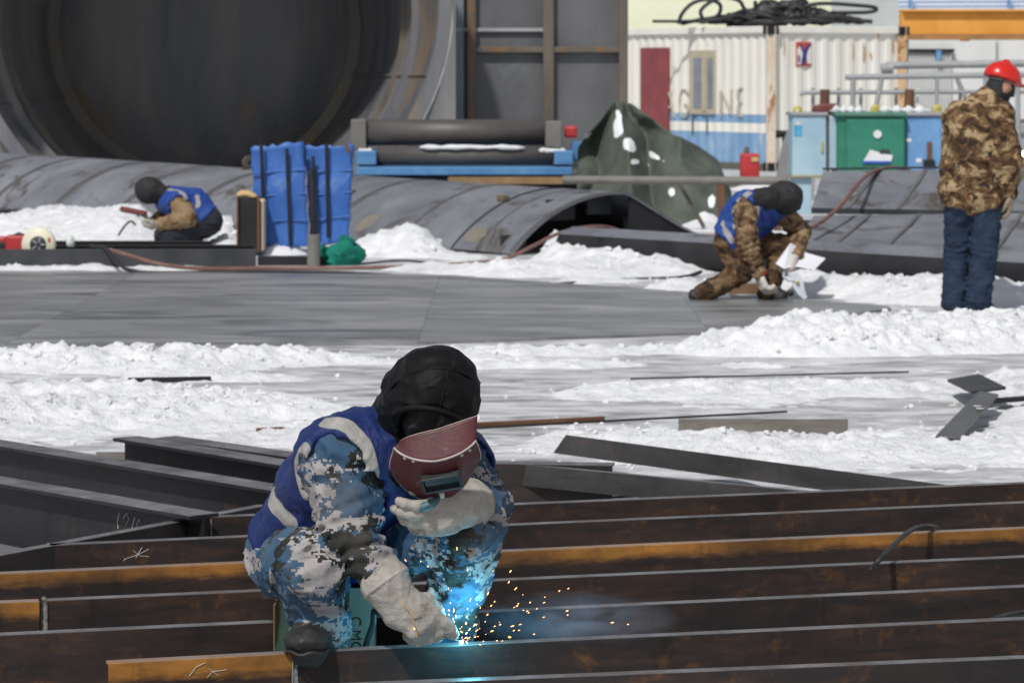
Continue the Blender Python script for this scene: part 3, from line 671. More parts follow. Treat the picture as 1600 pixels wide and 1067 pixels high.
# ------------------------------------------------------------------ curved shell segment, convex side up
def curved_shell():
    e0 = Vector((0, 29.9, 0)); ch = Vector((.77, .63, 0)).normalized(); ax = Vector((-.63, .77, 0)).normalized(); W, rise = 2.62, .54
    Rr = ((W / 2) ** 2 + rise ** 2) / (2 * rise); half = math.asin((W / 2) / Rr); mid = e0 + ch * (W / 2); zc = rise - Rr
    def pt(s, a, off=0.0): # a in [-1,1] across the arc
        q = a * half; lift = .012 * s - (.15 * math.sin(math.pi * (a - .08) / .92) if a > .08 else 0)
        return mid + ax * s + ch * ((Rr + off) * math.sin(q)) + Vector((0, 0, zc + (Rr + off) * math.cos(q) + lift + .02))
    o = thing('curved_shell', 'long curved grey plate shell lying convex side up across the yard', 'steel shell', (mid.x, mid.y, 0))
    L = 11.5; na, ns = 28, 24; V = []; t = .018
    for k_ in (0, -t):
        for i in range(ns + 1):
            for j in range(na + 1): V.append(pt(L * i / ns, -1 + 2 * j / na, k_))
    w_ = na + 1; off = (ns + 1) * w_; Fc = []
    for i in range(ns):
        for j in range(na):
            a = i * w_ + j; Fc.append((a, a + 1, a + 1 + w_, a + w_)); Fc.append((off + a + w_, off + a + w_ + 1, off + a + 1, off + a))
    for j in range(na):
        a = j; Fc.append((a, off + a, off + a + 1, a + 1)); a = ns * w_ + j; Fc.append((a + 1, off + a + 1, off + a, a))
    for i in range(ns):
        a = i * w_; Fc.append((a + w_, off + a + w_, off + a, a)); a += na; Fc.append((a, off + a, off + a + w_, a + w_))
    m = MB(); m.add(V, Fc, 0, True); ob = m.build('plate', STEELB, o)
    ob.modifiers.new('es', 'EDGE_SPLIT').split_angle = R(50)
    def arc(s, wd, mat, name, a0=-1, a1=1, th=.006, skew=0):
        V = []; n = 24
        for j in range(n + 1):
            a = a0 + (a1 - a0) * j / n
            for ds, of in ((0, .001), (0, th), (wd, th), (wd, .001)): V.append(pt(s + ds + skew * j / n, a, of))
        Fc = [(j * 4 + i, j * 4 + 4 + i, j * 4 + 5 + i, j * 4 + 1 + i) for j in range(n) for i in range(3)]
        m = MB(); m.add(V, [tuple(f) for f in Fc], 0, True); m.build(name, mat, o)
    SB = surf('shell_weld_band', (.075, .073, .075), (.13, .125, .125), 5, (.5, .7), .2, .5)
    for s, wd in ((.0, .05), (1.75, .04), (3.0, .09), (4.25, .05), (5.6, .12), (6.9, .10), (8.2, .12), (9.6, .10), (10.6, .10)): arc(s, wd, SB, 'weld_band', -.98, .6)
    arc(.9, .014, BLACKST, 'strap', -1, .7, .012); arc(.55, .02, SB, 'weld_band', -.98, .4, .004, .1)
    m = MB(); q = pt(1.0, -.42, .02); m.box(q, (.1, .08, .05), frame((ax.x, ax.y, 0))); m.build('strap_buckle', RIBST, o, bevel=.005)
    for s, a, mt in ((.75, -.86, 'rust_patch'), (2.5, -.84, 'rust_patch')):
        n = 8; V = [pt(s, a, .004)] + [pt(s + .16 * math.cos(6.283 * j / n) * random.uniform(.6, 1.1), a + .10 * math.sin(6.283 * j / n) * random.uniform(.6, 1.1), .003) for j in range(n)]
        m = MB(); m.add(V, [(0, 1 + j, 1 + (j + 1) % n) for j in range(n)], 0, True)
        m.build('paint_smear', surf('ochre_smear', (.17, .155, .13), (.21, .19, .15), 6, (.6, .8)), o)
    m = MB(); V = [pt(3.35, -.45, .004), pt(3.25, -.75, .004), pt(3.42, -.75, .004), pt(3.52, -.45, .004)]; m.prism(V, (0, -.01, .01)); m.build('cover_strip', SB, o)
    # lifting lug with its hole
    c = pt(6.1, -.05, .07); m = MB(); m.lathe([(.03, -.015), (.085, -.015), (.085, .015), (.03, .015), (.03, -.015)], c, (.6, -.75, 0), 18, smooth=False); m.box(c - Vector((0, 0, .075)), (.19, .03, .06), frame((.75, .6, 0))); m.build('lifting_lug', RIBST, o)
    # stiffening ribs and brackets seen under the open end
    for a, s, wd in ((-.30, .35, .35), (-.02, .25, .3), (.42, .3, .5), (-.82, .25, .3)):
        m = MB(); p_ = pt(s, a, -.03); m.box(p_ - Vector((0, 0, .09)), (.03, wd, .2), frame((ax.x, ax.y, 0))); m.build('bracket', STEEL, o)
    fan = [pt(1.0, -1 + 2 * j / 20, -.02) for j in range(21)]; m = MB(); m.prism(fan, ax * .02); m.build('shade_sheet', BLACKST, o)  # added black sheet standing in for the shade inside the shell
    a_, b_, c_ = pt(.02, .12, -.02), pt(.02, .98, -.02), pt(.02, .55, -.02); m = MB(); m.prism([a_, c_, b_, Vector((b_.x, b_.y, .02)), Vector((a_.x, a_.y, .22))], ax * .02); m.build('end_sheet', BLACKST, o)
    for s in (1.2, 2.6):
        V = []; n = 20
        for j in range(n + 1):
            a = -.96 + 1.92 * j / n
            for of, ds in ((-.02, 0), (-.17, 0), (-.17, .02), (-.02, .02)): V.append(pt(s + ds, a, of))
        Fc = [(j * 4 + i, j * 4 + (i + 1) % 4, j * 4 + 4 + (i + 1) % 4, j * 4 + 4 + i) for j in range(n) for i in range(4)]
        m = MB(); m.add(V, Fc); m.build('inner_rib', BLACKST, o)  # ribs coloured black for the shade inside the shell
curved_shell()
# ------------------------------------------------------------------ plate bending rolls
def rolls():
    d = 38.0; o = thing('bending_rolls', 'plate bending machine with two dark rollers on a blue frame', 'machine', (P(715, 0, d).x, d, 0))
    ROLL = surf('roller_steel', (.07, .065, .062), (.12, .112, .108), 3, (.45, .65), .2, .5, .15, 30, (.4, 1, 1))
    def roller(y0, y1, xa, xb, dd):
        r = (y1 - y0) * dd / F / 2; a, b = P(xa, (y0 + y1) / 2, dd), P(xb, (y0 + y1) / 2, dd); m = MB()
        m.tube([a - Vector((.08, 0, 0)), a - Vector((.001, 0, 0)), a, b, b + Vector((.001, 0, 0)), b + Vector((.08, 0, 0))], [r * .55, r * .55, r, r, r * .55, r * .55], 28); m.build('roller', ROLL, o)
    roller(187, 228, 572, 854, d); roller(229, 258, 588, 864, d - .3); 
    def bxp(n, x0, x1, y0, y1, dd, th, mat, bev=.012):
        a, b = P(x0, y1, dd), P(x1, y0, dd); m = MB(); m.box(((a.x + b.x) / 2, dd + th / 2, (a.z + b.z) / 2), (b.x - a.x, th, b.z - a.z)); return m.build(n, mat, o, bevel=bev)
    BB = surf('bearing_block_steel', (.12, .115, .105), (.19, .18, .165), 3, (.5, .7), .1); bxp('bearing_block', 548, 572, 187, 234, d - .2, .5, BB); bxp('bearing_block', 852, 878, 190, 232, d - .2, .5, BB)
    bxp('base_beam', 556, 894, 261, 274, d - .5, .9, BLUEFR); bxp('pedestal', 556, 588, 236, 258, d - .5, .9, BLUEFR); bxp('pedestal', 866, 896, 236, 258, d - .5, .9, BLUEFR)
    bxp('gearbox', 894, 920, 222, 250, d - .1, .5, BLUEFR); bxp('motor', 882, 902, 197, 216, d, .2, REDP, .03)
    bxp('skid', 560, 925, 276, 345, d - .3, .7, BLACKST)
    bxp('rust_beam', 700, 900, 277, 288, d - .62, .1, surf('ochre_rusty_beam', (.17, .11, .055), (.30, .19, .09), 4, (.6, .8), 0, .4, .2), .004)
    s = MB()
    for (x0, x1, y, dd) in ((655, 820, 230.5, d - .42), (842, 885, 235.5, d - .4), (560, 582, 236, d - .4)):
        a, b = P(x0, y, dd), P(x1, y, dd); n = 14
        s.tube([a.lerp(b, i / n) + Vector((0, 0, random.uniform(-.006, .006))) for i in range(n + 1)], [.006] + [random.uniform(.018, .034) for _ in range(n - 1)] + [.006], 7)
    s.build('snow_strip', SNOW, o)
rolls()
# ------------------------------------------------------------------ tarpaulin over a heap
def tarp():
    k = N('green_tarpaulin'); n = k.noise(k.mp(), 3, 6, .6, .4); col = k.ramp(n, [(.3, (.05, .064, .05)), (.7, (.105, .122, .10))])
    f = k.ramp(k.at('snow'), [(.5, 0.0), (.53, 1.0)]); k.bump(k.noise(k.mp(), 10, 5, .6, .5), .3, .03)
    mt = k.fin(k.mix(f, col, (.84, .86, .88)), .7, 0, .35)
    d = 37.0; c = P(1010, 0, d); na, nr = 120, 60; V = []; sn = []; rr = np.random.RandomState(4)
    top = P(975, 160, d)
    ridge = [(903, 228), (918, 206), (940, 188), (960, 164), (988, 163), (1012, 180), (1050, 212), (1090, 232), (1120, 252), (1138, 300), (1142, 345)]
    rx = np.array([P(x, 0, d).x for x, y in ridge]); rz = np.array([max(.02, P(0, y, d).z) for x, y in ridge])
    X = np.linspace(P(895, 0, d).x, P(1146, 0, d).x, na); T = np.linspace(-1, 1, nr)
    Zr = np.interp(X, rx, rz, left=.0, right=0)
    for j, t in enumerate(T):
        for i, x in enumerate(X):
            a = abs(t); prof = (1 - a) * .8 + .2 * (1 - a) ** 2.2
            z = Zr[i] * prof; V.append((x, d + t * 1.4 + .25 * math.sin(x * 2.1), z))
    V = np.array(V); q = V * np.array([2.2, 1.6, 1.6]); fo = fbm(q, 4, 11); cre = 1 - np.abs(2 * vnoise(V * np.array([2.6, 2.0, .7]) + 3, 5) - 1)
    th = np.arctan2(V[:, 2] - top.z - .05, (V[:, 0] - top.x) * 1.0) * 4.2 + 1.1 * (vnoise(V * 1.7, 21) - .5) * 2; tri = np.abs((th / 1.6) % 2 - 1); near = np.clip(np.hypot(V[:, 0] - top.x, V[:, 2] - top.z) / .5, 0, 1)
    V[:, 1] -= (V[:, 1] < d + .3) * near * .7 * (tri - .5); V[:, 2] += (V[:, 2] > .05) * (.07 * (fo - .5) + .06 * (cre ** 3)); V[:, 1] += .25 * (fo - .5); V[:, 2] = np.maximum(V[:, 2], 0)
    px = 800 + F * V[:, 0] / V[:, 1]; py = HY + F * (H - V[:, 2]) / V[:, 1]; jag = (fbm(V * 7, 3, 2) - .5)
    s = np.zeros(len(V))
    for (cx, cy, sx, sy, rot) in ((966, 197, 9, 22, .2), (985, 228, 12, 9, .6), (918, 214, 16, 6, 0), (1028, 248, 20, 4, .4), (990, 254, 9, 5, 0), (1050, 303, 9, 8, .5), (1112, 316, 6, 14, .2), (905, 200, 7, 5, 0), (965, 175, 4, 4, 0), (1010, 262, 6, 3, 0)):
        dx, dy = px - cx, py - cy; u, v = dx * math.cos(rot) + dy * math.sin(rot), -dx * math.sin(rot) + dy * math.cos(rot)
        s = np.maximum(s, 1 - .62 * ((u / sx) ** 2 + (v / sy) ** 2) + jag * 1.6)
    s *= (V[:, 1] < d + .1)
    V[:, 2] += .02 * (s > .5)
    I = np.arange(na * nr).reshape(nr, na); Q = np.stack([I[:-1, :-1], I[:-1, 1:], I[1:, 1:], I[1:, :-1]], -1).reshape(-1, 4)
    me = fastmesh('tarpaulin', V, Q); attr(me, 'snow', s)
    props(link('tarpaulin', me, mt), 'dark green tarpaulin draped over a heap, dusted with snow', 'tarpaulin')
tarp()
# ------------------------------------------------------------------ site rail in front of the tarp
o = thing('pipe_rail', 'low rusty pipe rail in front of the tarpaulin', 'rail', P(1030, 345, 34.5).xy.to_3d())
m = MB(); m.tube([P(880, 281, 34.5), P(1230, 283, 34.0)], .045, 8); m.build('rail', surf('dull_rail', (.13, .125, .115), (.22, .20, .18), 4, (.6, .8)), o)
for x in (1126, 1214): 
    q = P(x, 285, 34.2); m = MB(); m.box((q.x, 34.15, .27), (.07, .07, .62)); m.build('post', RUST, o)
for x0, x1 in ((1060, 1100),): m = MB(); m.tube([P(x0, 285, 34.4), P(x1, 355, 34.4)], .025, 6); m.build('brace', RIBST, o)
# ------------------------------------------------------------------ long dark pipe in front of the shell end and plate stacks
o = thing('steel_pipe', 'long black rolled plate tube lying behind the kneeling worker', 'pipe', (3, 28.5, 0), 0)
a, b = G(885, 408), G(1700, 452); a = Vector((.49, 28.9, .145)); b = Vector((4.5, 25.0, .125)); dd = (b - a).normalized()
m = MB(); m.tube([a, a.lerp(b, .33), a.lerp(b, .66), b], [.145, .14, .13, .125], 28, caps=False); m.tube([b, a], [.105, .12], 28, caps=False); m.build('tube', BLACKST, o)
m = MB(); nrm = Vector((dd.y, -dd.x, 0)) 
q0, q1 = a + Vector((0, .0, .146)), b + Vector((0, 0, .127)); m.prism([q0 - nrm * .1, q1 - nrm * .1, q1 + nrm * .09 - Vector((0, 0, .04)), q0 + nrm * .09 - Vector((0, 0, .04))], (0, 0, .03)); m.build('top_lip', STEELB, o)
m = MB(); m.prism([G(900, 398) + Vector((0, 0, .02)), G(990, 412) + Vector((0, 0, .02)), P(1010, 378, 30.2), P(905, 372, 30.6)], (0, .02, .02)); props(m.build('plate_offcut', STEEL), 'small dark plate offcut leaning by the mouth of the curved shell', 'plate')
# ------------------------------------------------------------------ two tiers of folded plate panels at right
def tier(lb, x0, x1, yt, yb, dt, db, lip):
    o = thing('folded_panel', lb, 'steel panel', (P((x0 + x1) / 2, 0, db).x, db, 0), 0, 'folded plate panels stacked behind the pipe')
    A, B = P(x0 + (18 if yt < 300 else 40), yt, dt), P(x1, yt - 6, dt); C, D = P(x1, yb + 8, db), P(x0, yb, db)
    m = MB(); nrm = (B - A).cross(D - A).normalized(); 
    if nrm.z < 0: nrm = -nrm
    m.prism([A, D, C, B], nrm * -.02); m.build('sloping_plate', STEELB, o)
    m = MB(); m.prism([D + Vector((0, -.01, .0)), C + Vector((0, -.01, 0)), C + Vector((0, -.01, -lip)), D + Vector((0, -.01, -lip))], (0, .03, 0)); m.build('front_lip', STEEL, o)
    if yt < 300: m = MB(); m.prism([A + Vector((0, .02, .012)), B + Vector((0, .02, .012)), B + Vector((0, .06, .012)), A + Vector((0, .06, .012))], (0, 0, .02)); m.build('top_edge', STEEL, o)
    SB = surf('panel_stain_band', (.10, .098, .10), (.16, .155, .155), 4, (.5, .7), .1)
    for f in (.14, .30, .47, .63, .8):
        p0, p1, p2, p3 = A.lerp(B, f + .03), A.lerp(B, f + .045), D.lerp(C, f + .012 - .03), D.lerp(C, f - .03); q = nrm * .004
        m = MB(); m.prism([p0 + q, p3 + q, p2 + q, p1 + q], nrm * .003); m.build('seam_band', SB, o)
    # hidden back so it stands as a solid folded panel
    m = MB(); m.prism([D + Vector((.05, .05, -lip)), A + Vector((.05, 0, -.05)), Vector((A.x + .05, A.y, D.z - lip))], (B.x - A.x, 0, 0)); m.build('backing', BLACKST, o)
tier('upper folded grey steel panel with dark seams, stacked at right', 1268, 1760, 268, 325, 30.4, 29.4, .05)
tier('lower folded grey steel panel with slanting stains, stacked at right', 1232, 1760, 337, 391, 29.1, 27.2, .13)
m = MB(); q = P(1480, 0, 29); m.box((q.x + .45, 29.9, .14), (3.2, 2.4, .28)); props(m.build('timber_packing', BLACKST), 'dark packing block under the folded steel panels', 'block')
cable('rubber_hose', 'thin brown hose hanging over the folded panels', [P(1250, 362, 27.2), P(1275, 352, 27.8), P(1310, 325, 28.5), P(1340, 288, 29.3), P(1365, 268, 30.2), P(1395, 262, 30.6), P(1420, 266, 30.9)], .018, HOSE)
# ------------------------------------------------------------------ site cabinets
def cabs():
    d = 38.5
    def bxp(o, n, x0, x1, y0, y1, dd, th, mat, bev=.01):
        a, b = P(x0, y1, dd), P(x1, y0, dd); m = MB(); m.box(((a.x + b.x) / 2, dd + th / 2, (a.z + b.z) / 2), (b.x - a.x, th, b.z - a.z)); return m.build(n, mat, o, bevel=bev)
    yb = HY + F * H / d
    o = thing('electric_cabinet', 'pale blue metal cabinet with a sticker beside the green box', 'cabinet', (P(1266, 0, d).x, d, 0))
    bxp(o, 'body', 1238, 1291, 180, 275, d, .6, SKYBLUE); bxp(o, 'top', 1235, 1294, 176, 181, d - .03, .66, GREYP); bxp(o, 'base', 1240, 1268, 277, yb, d + .05, .5, SKYBLUE)
    bxp(o, 'bottom_rim', 1236, 1288, 274, 278, d - .02, .6, surf('ochre_rim', (.25, .22, .12), (.35, .31, .2), 4)); bxp(o, 'sticker', 1241, 1253, 194, 212, d - .01, .012, plain('cyan_sticker', (.08, .36, .60), .5), 0); bxp(o, 'sticker', 1243, 1252, 191, 196, d - .013, .012, plain('white_sticker', (.7, .72, .72), .5), 0)
    bxp(o, 'handle', 1283, 1286, 222, 238, d - .03, .03, surf('brass', (.4, .36, .1), (.5, .45, .15), 5), .004)
    bxp(o, 'hinge_post', 1289, 1296, 185, 270, d + .03, .1, RIBST)
    o = thing('electric_cabinet', 'green metal cabinet with white labels on its door', 'cabinet', (P(1360, 0, d).x, d - .2, 0))
    bxp(o, 'body', 1309, 1415, 180, yb, d - .2, .75, GREENP); bxp(o, 'top', 1305, 1417, 176, 182, d - .26, .85, surf('green_lid', (.06, .17, .13), (.11, .24, .19), 4))
    bxp(o, 'door', 1323, 1413, 187, yb - 60, d - .235, .03, GREENP); bxp(o, 'side_strip', 1296, 1309, 183, yb - 70, d, .3, SKYBLUE)
    WL = plain('white_label', (.72, .73, .74), .5, var=.1)
    a = P(1371, 210, d - .245); m = MB(); m.lathe([(0, .012), (.05, .012), (.05, 0)], a, (0, -1, 0), 16, smooth=False); m.build('round_label', WL, o)
    pts = [P(x, y, d - .245) for x, y in ((1348, 254), (1392, 254), (1395, 243), (1378, 240), (1360, 234))]; m = MB(); m.prism(pts, (0, .008, 0)); m.build('torn_label', WL, o)
    bxp(o, 'label_stripe', 1348, 1392, 252, 255.5, d - .262, .008, plain('blue_print', (.03, .08, .5), .5), 0)
    bxp(o, 'label_photo', 1375, 1390, 234, 241, d - .247, .01, plain('dark_print', (.05, .05, .05), .5), 0)
    o = thing('electric_cabinet', 'bright blue metal cabinet half hidden behind the standing man', 'cabinet', (P(1442, 0, d).x, d, 0))
    bxp(o, 'body', 1415.5, 1472, 181, yb, d - .1, .6, BLUECAB, .03); bxp(o, 'top', 1417, 1475, 176, 181.5, d - .14, .66, GREYP)
    bxp(o, 'bracket', 1449, 1456, 222, 250, d - .13, .03, RUST, .004); bxp(o, 'bracket', 1443, 1461, 250, 262, d - .14, .04, BLACKST, .004); bxp(o, 'tag', 1416, 1424, 217, 222, d - .11, .01, WL, 0); bxp(o, 'tag', 1432, 1440, 248, 254, d - .11, .01, WL, 0)
    # things on top
    for x, y, lb in ((1246, 172, 'small yellow lifting eye on the pale blue cabinet'), (1368, 170, 'small yellow lifting eye on the green cabinet'), (1465, 170, 'small yellow lifting eye on the bright blue cabinet')):
        c = P(x, y + 1, d + .15); m = MB(); m.lathe([(.02, -.025), (.055, -.025), (.06, 0), (.055, .025), (.02, .025), (.02, -.025)], c, (0, 1, 0), 14); m.box(c - Vector((0, 0, .045)), (.11, .06, .03)); props(m.build('lifting_eye', surf('yellow_paint', (.42, .36, .05), (.55, .48, .1), 5)), lb, 'lifting eye', 'yellow lifting eyes on the cabinets')
    m = MB(); a = P(1290, 174, d + .2); m.prism([P(x, y, d + .1) for x, y in ((1272, 176), (1274, 166), (1288, 163), (1312, 162), (1300, 172), (1286, 176))], (0, .35, 0)); props(m.build('scrap_hood', surf('maroon_scrap', (.13, .03, .025), (.2, .06, .05), 5), bevel=.015), 'maroon metal hood lying on the pale blue cabinet', 'scrap')
    for a_, b_, lb in ((1300, 1352, 'thin snow bank on the green cabinet roof, left half'), (1374, 1452, 'thin snow bank on the cabinet roofs, right half')):
        m = MB(); p0, p1 = P(a_, 172, d + .1), P(b_, 173, d + .1); n = 16; m.tube([p0.lerp(p1, i / n) for i in range(n + 1)], [.01] + [.05 + .03 * math.sin(i * 1.7) for i in range(n - 1)] + [.01], 8, flat=.8); props(m.build('snow_bank', SNOW), lb, 'snow', kind='stuff')
cabs()
# grey pipe frames behind the cabinets
def frames():
    o = thing('pipe_trestle', 'grey welded pipe trestles standing behind the cabinets', 'pipe frame', (P(1450, 0, 42).x, 42, 0))
    def tb(n, pts, r, dd=42): 
        m = MB(); m.tube([P(x, y, dd + dz) for x, y, dz in pts], r, 8); m.build(n, GREYP, o)
    tb('top_rail', [(1321, 121, 0), (1700, 116, 0)], .038); tb('top_rail', [(1384, 103, 1), (1700, 98, 1)], .05); tb('clamp', [(1377, 108, .4), (1395, 107, .4)], .07)
    for pts in ([(1333, 124, 0), (1331, 345, 0)], [(1378, 123, 0), (1366, 180, 0), (1364, 330, 0)], [(1464, 121, 0), (1464, 330, 0)], [(1428, 170, .3), (1434, 330, .3)], [(1540, 120, 0), (1540, 330, 0)], [(1590, 120, 0), (1592, 330, 0)], [(1495, 122, .5), (1520, 180, .5), (1520, 320, .5)]): tb('leg', pts, .032)
    tb('mid_rail', [(1250, 148, .5), (1256, 145, .5), (1700, 143, .5)], .03)
    for x in (1270, 1310, 1345, 1400, 1434, 1500): 
        m = MB(); q = P(x, 240, 42.6); m.tube([P(x, 138, 42.6), Vector((q.x, 42.6, 0))], .022, 8); m.build('upright', GREYP if x != 1434 else WHITEP, o)
    tb('low_rail', [(1250, 190, .5), (1700, 190, .5)], .03)
    for x, y0 in ((1289, 140), (1421, 140)):
        m = MB(); m.tube([P(x, y0, 41.5), P(x - 1, 178, 41.5), Vector((P(x, 0, 41.5).x, 41.5, 0))], [.06, .07, .05], 8); m.build('rusty_post', RUST, o)
    tb('cross_rail', [(1470, 208, 1), (1700, 212, 1)], .05); tb('cross_rail', [(1530, 260, .8), (1700, 262, .8)], .06)
frames()
# clutter by the far welder at the right edge
def clutter():
    o = thing('machine_clutter', 'dark jumble of pipe fittings beyond the standing man', 'machinery', (P(1605, 0, 43).x, 43, 0)); r = random.Random(8)
    m = MB(); q = P(1600, 250, 43.5); m.box((q.x + .4, 43.8, .5), (1.3, .6, 1.0)); m.build('housing', GREYP, o, bevel=.03)
    for i in range(9):
        a = P(r.uniform(1560, 1640), r.uniform(205, 300), 43 + r.uniform(-.3, .2)); b = a + Vector((r.uniform(-.25, .25), r.uniform(-.1, .1), r.uniform(-.3, .25)))
        m = MB(); m.tube([a, b], r.uniform(.03, .07), 8); m.build('fitting', BLACKST if i % 2 else STEEL, o)
clutter()
# ------------------------------------------------------------------ the office container
def container():
    C0 = Vector((4.37, 54, 0)); u = Vector((-.5, .866, 0)); v = Vector((.866, .5, 0)); ht = 2.45; LS, LE = 6.0, 2.74
    o = thing('office_container', 'white corrugated site container with maroon door and blue stripes', 'container', tuple(C0 + u * 3 + v * 1.3))
    def wall(p, d, L, n, z0, z1, mat, name, off=0.0, cut=None, pitch=.27, dep=.022):
        xs_, k_ = [], 0; x = 0; out = []
        while x < L:
            for a, b in ((0, 0), (.3, 0), (.5, 1), (.8, 1)):
                xx = x + a * pitch
                if xx < L: out.append((xx, b))
            x += pitch
        out.append((L, 0)); m = MB(); V = []
        for xx, b in out: 
            for z in (z0, z1): V.append(p + d * xx + n * (off - b * dep) + Vector((0, 0, z)))
        m.add(V, [(2 * i, 2 * i + 2, 2 * i + 3, 2 * i + 1) for i in range(len(out) - 1)]); return m.build(name, mat, o)
    nu = Vector((-.866, -.5, 0)); nv = Vector((.5, -.866, 0))
    zb, zs = .62, .78
    wall(C0, u, LS, nu, .95, ht - .12, WHITEP, 'side_wall'); wall(C0, u, LS, nu, zs + .02, .95, BLUEP, 'blue_stripe', .0); wall(C0, u, LS, nu, zb + .02, zs + .02, WHITEP, 'white_stripe', .001)
    wall(C0, u, LS, nu, .12, zb + .02, BLUEP, 'blue_stripe')
    wall(C0, v, LE, nv, .12, ht - .12, WHITEP, 'end_wall')
    m = MB(); m.hexa([C0 + nu * -.08 + nv * -.08 + Vector((0, 0, .1)), C0 + v * LE - nv * .08 + Vector((0, 0, .1)), C0 + v * LE + u * LS + Vector((0, 0, .1)), C0 + u * LS - nu * .08 + Vector((0, 0, .1)), C0 - nu * .08 - nv * .08 + Vector((0, 0, ht - .1)), C0 + v * LE - nv * .08 + Vector((0, 0, ht - .1)), C0 + v * LE + u * LS + Vector((0, 0, ht - .1)), C0 + u * LS - nu * .08 + Vector((0, 0, ht - .1))]); m.build('core', PALEW, o)
    def bm(a, b, s, mat, name):
        a, b = Vector(a), Vector(b); d = b - a; m = MB(); m.box((a + b) / 2, (d.length, s[0], s[1]), frame(d, (0, 0, 1) if abs(d.z) < .5 else (0, 1, 0))); m.build(name, mat, o, bevel=.01)
    z = Vector((0, 0, 1))
    for q, mt in ((C0, RUSTW), (C0 + v * LE, surf('rusted_orange_post', (.45, .25, .10), (.66, .50, .33), 4, wear=(.3, .14, .05), wthr=.55)), (C0 + u * LS, WHITEP)): bm(q + z * .0, q + z * ht, (.16, .16), mt, 'corner_post')
    for q in (C0, C0 + v * LE):
        for zz in (ht - .07, .07): m = MB(); m.box(q + z * zz, (.2, .2, .15), frame(u)); m.build('corner_casting', BLACKST, o, bevel=.01)
    bm(C0 + z * (ht - .06), C0 + u * LS + z * (ht - .06), (.10, .12), WHITEP, 'roof_rail'); bm(C0 + z * (ht - .06), C0 + v * LE + z * (ht - .06), (.10, .12), WHITEP, 'roof_rail'); bm(C0 + z * .06, C0 + u * LS + z * .06, (.1, .12), RIBST, 'floor_rail'); bm(C0 + z * .06, C0 + v * LE + z * .06, (.1, .12), RIBST, 'floor_rail')
    m = MB(); m.prism([C0 + z * (ht - .03) , C0 + v * LE + z * (ht - .03), C0 + v * LE + u * LS + z * (ht - .03), C0 + u * LS + z * (ht - .03)], (0, 0, .03)); m.build('roof', PALEW, o)
    def su(px):  # distance along side wall for a photo column
        k_ = (px - 800) / F; return (k_ * C0.y - C0.x) / (u.x - k_ * u.y)
    def zz(py, s): q = C0 + u * s; return H - (py - HY) * q.y / F
    def panel(name, x0, x1, y0, y1, off, th, mat, bev=.008, par=o):
        a, b = su(x1), su(x0); zt, zb_ = zz(y0, (a + b) / 2), zz(y1, (a + b) / 2); lo, hi = min(a, b), max(a, b)
        m = MB(); m.prism([C0 + u * lo + nu * off + z * zb_, C0 + u * hi + nu * off + z * zb_, C0 + u * hi + nu * off + z * zt, C0 + u * lo + nu * off + z * zt], nu * th); return m.build(name, mat, par, bevel=bev)
    panel('door', 1003, 1046, 75, 252, -.01, .05, MAROON)
    FR = surf('window_frame_paint', (.40, .36, .26), (.50, .45, .34), 6, (.6, .8)); GL = surf('window_glass', (.16, .18, .22), (.26, .28, .33), 3, (.1, .25), 0, .6, 0)
    wn = panel('window', 1079, 1119, 79, 179, -.02, .05, FR); panel('pane', 1086, 1098, 91, 170, .031, .006, GL, 0, wn); panel('pane', 1108, 1116, 91, 170, .031, .006, GL, 0, wn); panel('mullion', 1100, 1106, 86, 174, .031, .02, FR, .004, wn)
    for x in (1081, 1104): panel('drain_streak', x, x + 2.5, 182, 212, .001, .004, RIBST, 0)
    # stencilled letters left of and right of the window
    LT = plain('faded_stencil_paint', (.46, .43, .36), .7, var=.25)
    def letter(ch, px, py0, py1, wpx):
        strokes = {'G': [[(1, .15), (.75, 0), (.3, 0), (0, .25), (0, .75), (.3, 1), (.75, 1), (1, .8), (1, .55), (.6, .55)]], 'N': [[(0, 1), (0, .08)], [(.08, .05), (.9, .9)], [(1, .95), (1, 0)]], 'E': [[(.85, 0), (.25, 0)], [(0, .05), (0, .42)], [(0, .58), (0, .95)], [(.25, 1), (.85, 1)], [(.25, .5), (.7, .5)]], 'A': [[(0, 1), (.45, .05)], [(.55, .05), (1, 1)], [(.3, .62), (.7, .62)]]}[ch]
        m = MB()
        for st in strokes:
            pts = [C0 + u * su(px + a * wpx) + nu * .004 + z * zz(py0 + b * (py1 - py0), su(px)) for a, b in st]; m.tube(pts, .03, 6, flat=.9)
        m.build('stencil_letter', LT, o)
    letter('A', 1040, 142, 184, 14); letter('G', 1063, 141, 183, 13); letter('N', 1127, 140, 182, 17); letter('E', 1154, 139, 182, 9)
    # poster on the end wall
    def sv(px): k_ = (px - 800) / F; return (k_ * C0.y - C0.x) / (v.x - k_ * v.y)
    def vp(x, y, off): s = sv(x); q = C0 + v * s + nv * off; return Vector((q.x, q.y, H - (y - HY) * q.y / F))
    def pv(name, pts, off, mat, th=.012): m = MB(); m.prism([vp(x, y, off) for x, y in pts], nv * th); m.build(name, mat, o)
    pv('poster', [(1243, 66), (1267, 66), (1267, 104), (1243, 104)], .005, plain('poster_red', (.55, .09, .05), .6))
    WHT = plain('poster_white', (.75, .74, .74), .6, var=.1); NAV = plain('poster_blue', (.03, .04, .22), .6)
    pv('poster_white_shape', [(1244.5, 78), (1249, 72), (1253, 82), (1250, 101), (1245, 101)], .018, WHT); pv('poster_white_shape', [(1258, 82), (1263, 71), (1266, 76), (1266, 100), (1261, 100)], .018, WHT)
    pv('poster_blue_figure', [(1247, 70), (1251, 71), (1255, 80), (1261, 70), (1265, 70), (1259, 84), (1256, 100), (1251, 101), (1253, 84)], .022, NAV); pv('poster_blue_figure', [(1245, 88), (1248, 86), (1249, 97), (1246, 99)], .020, NAV)
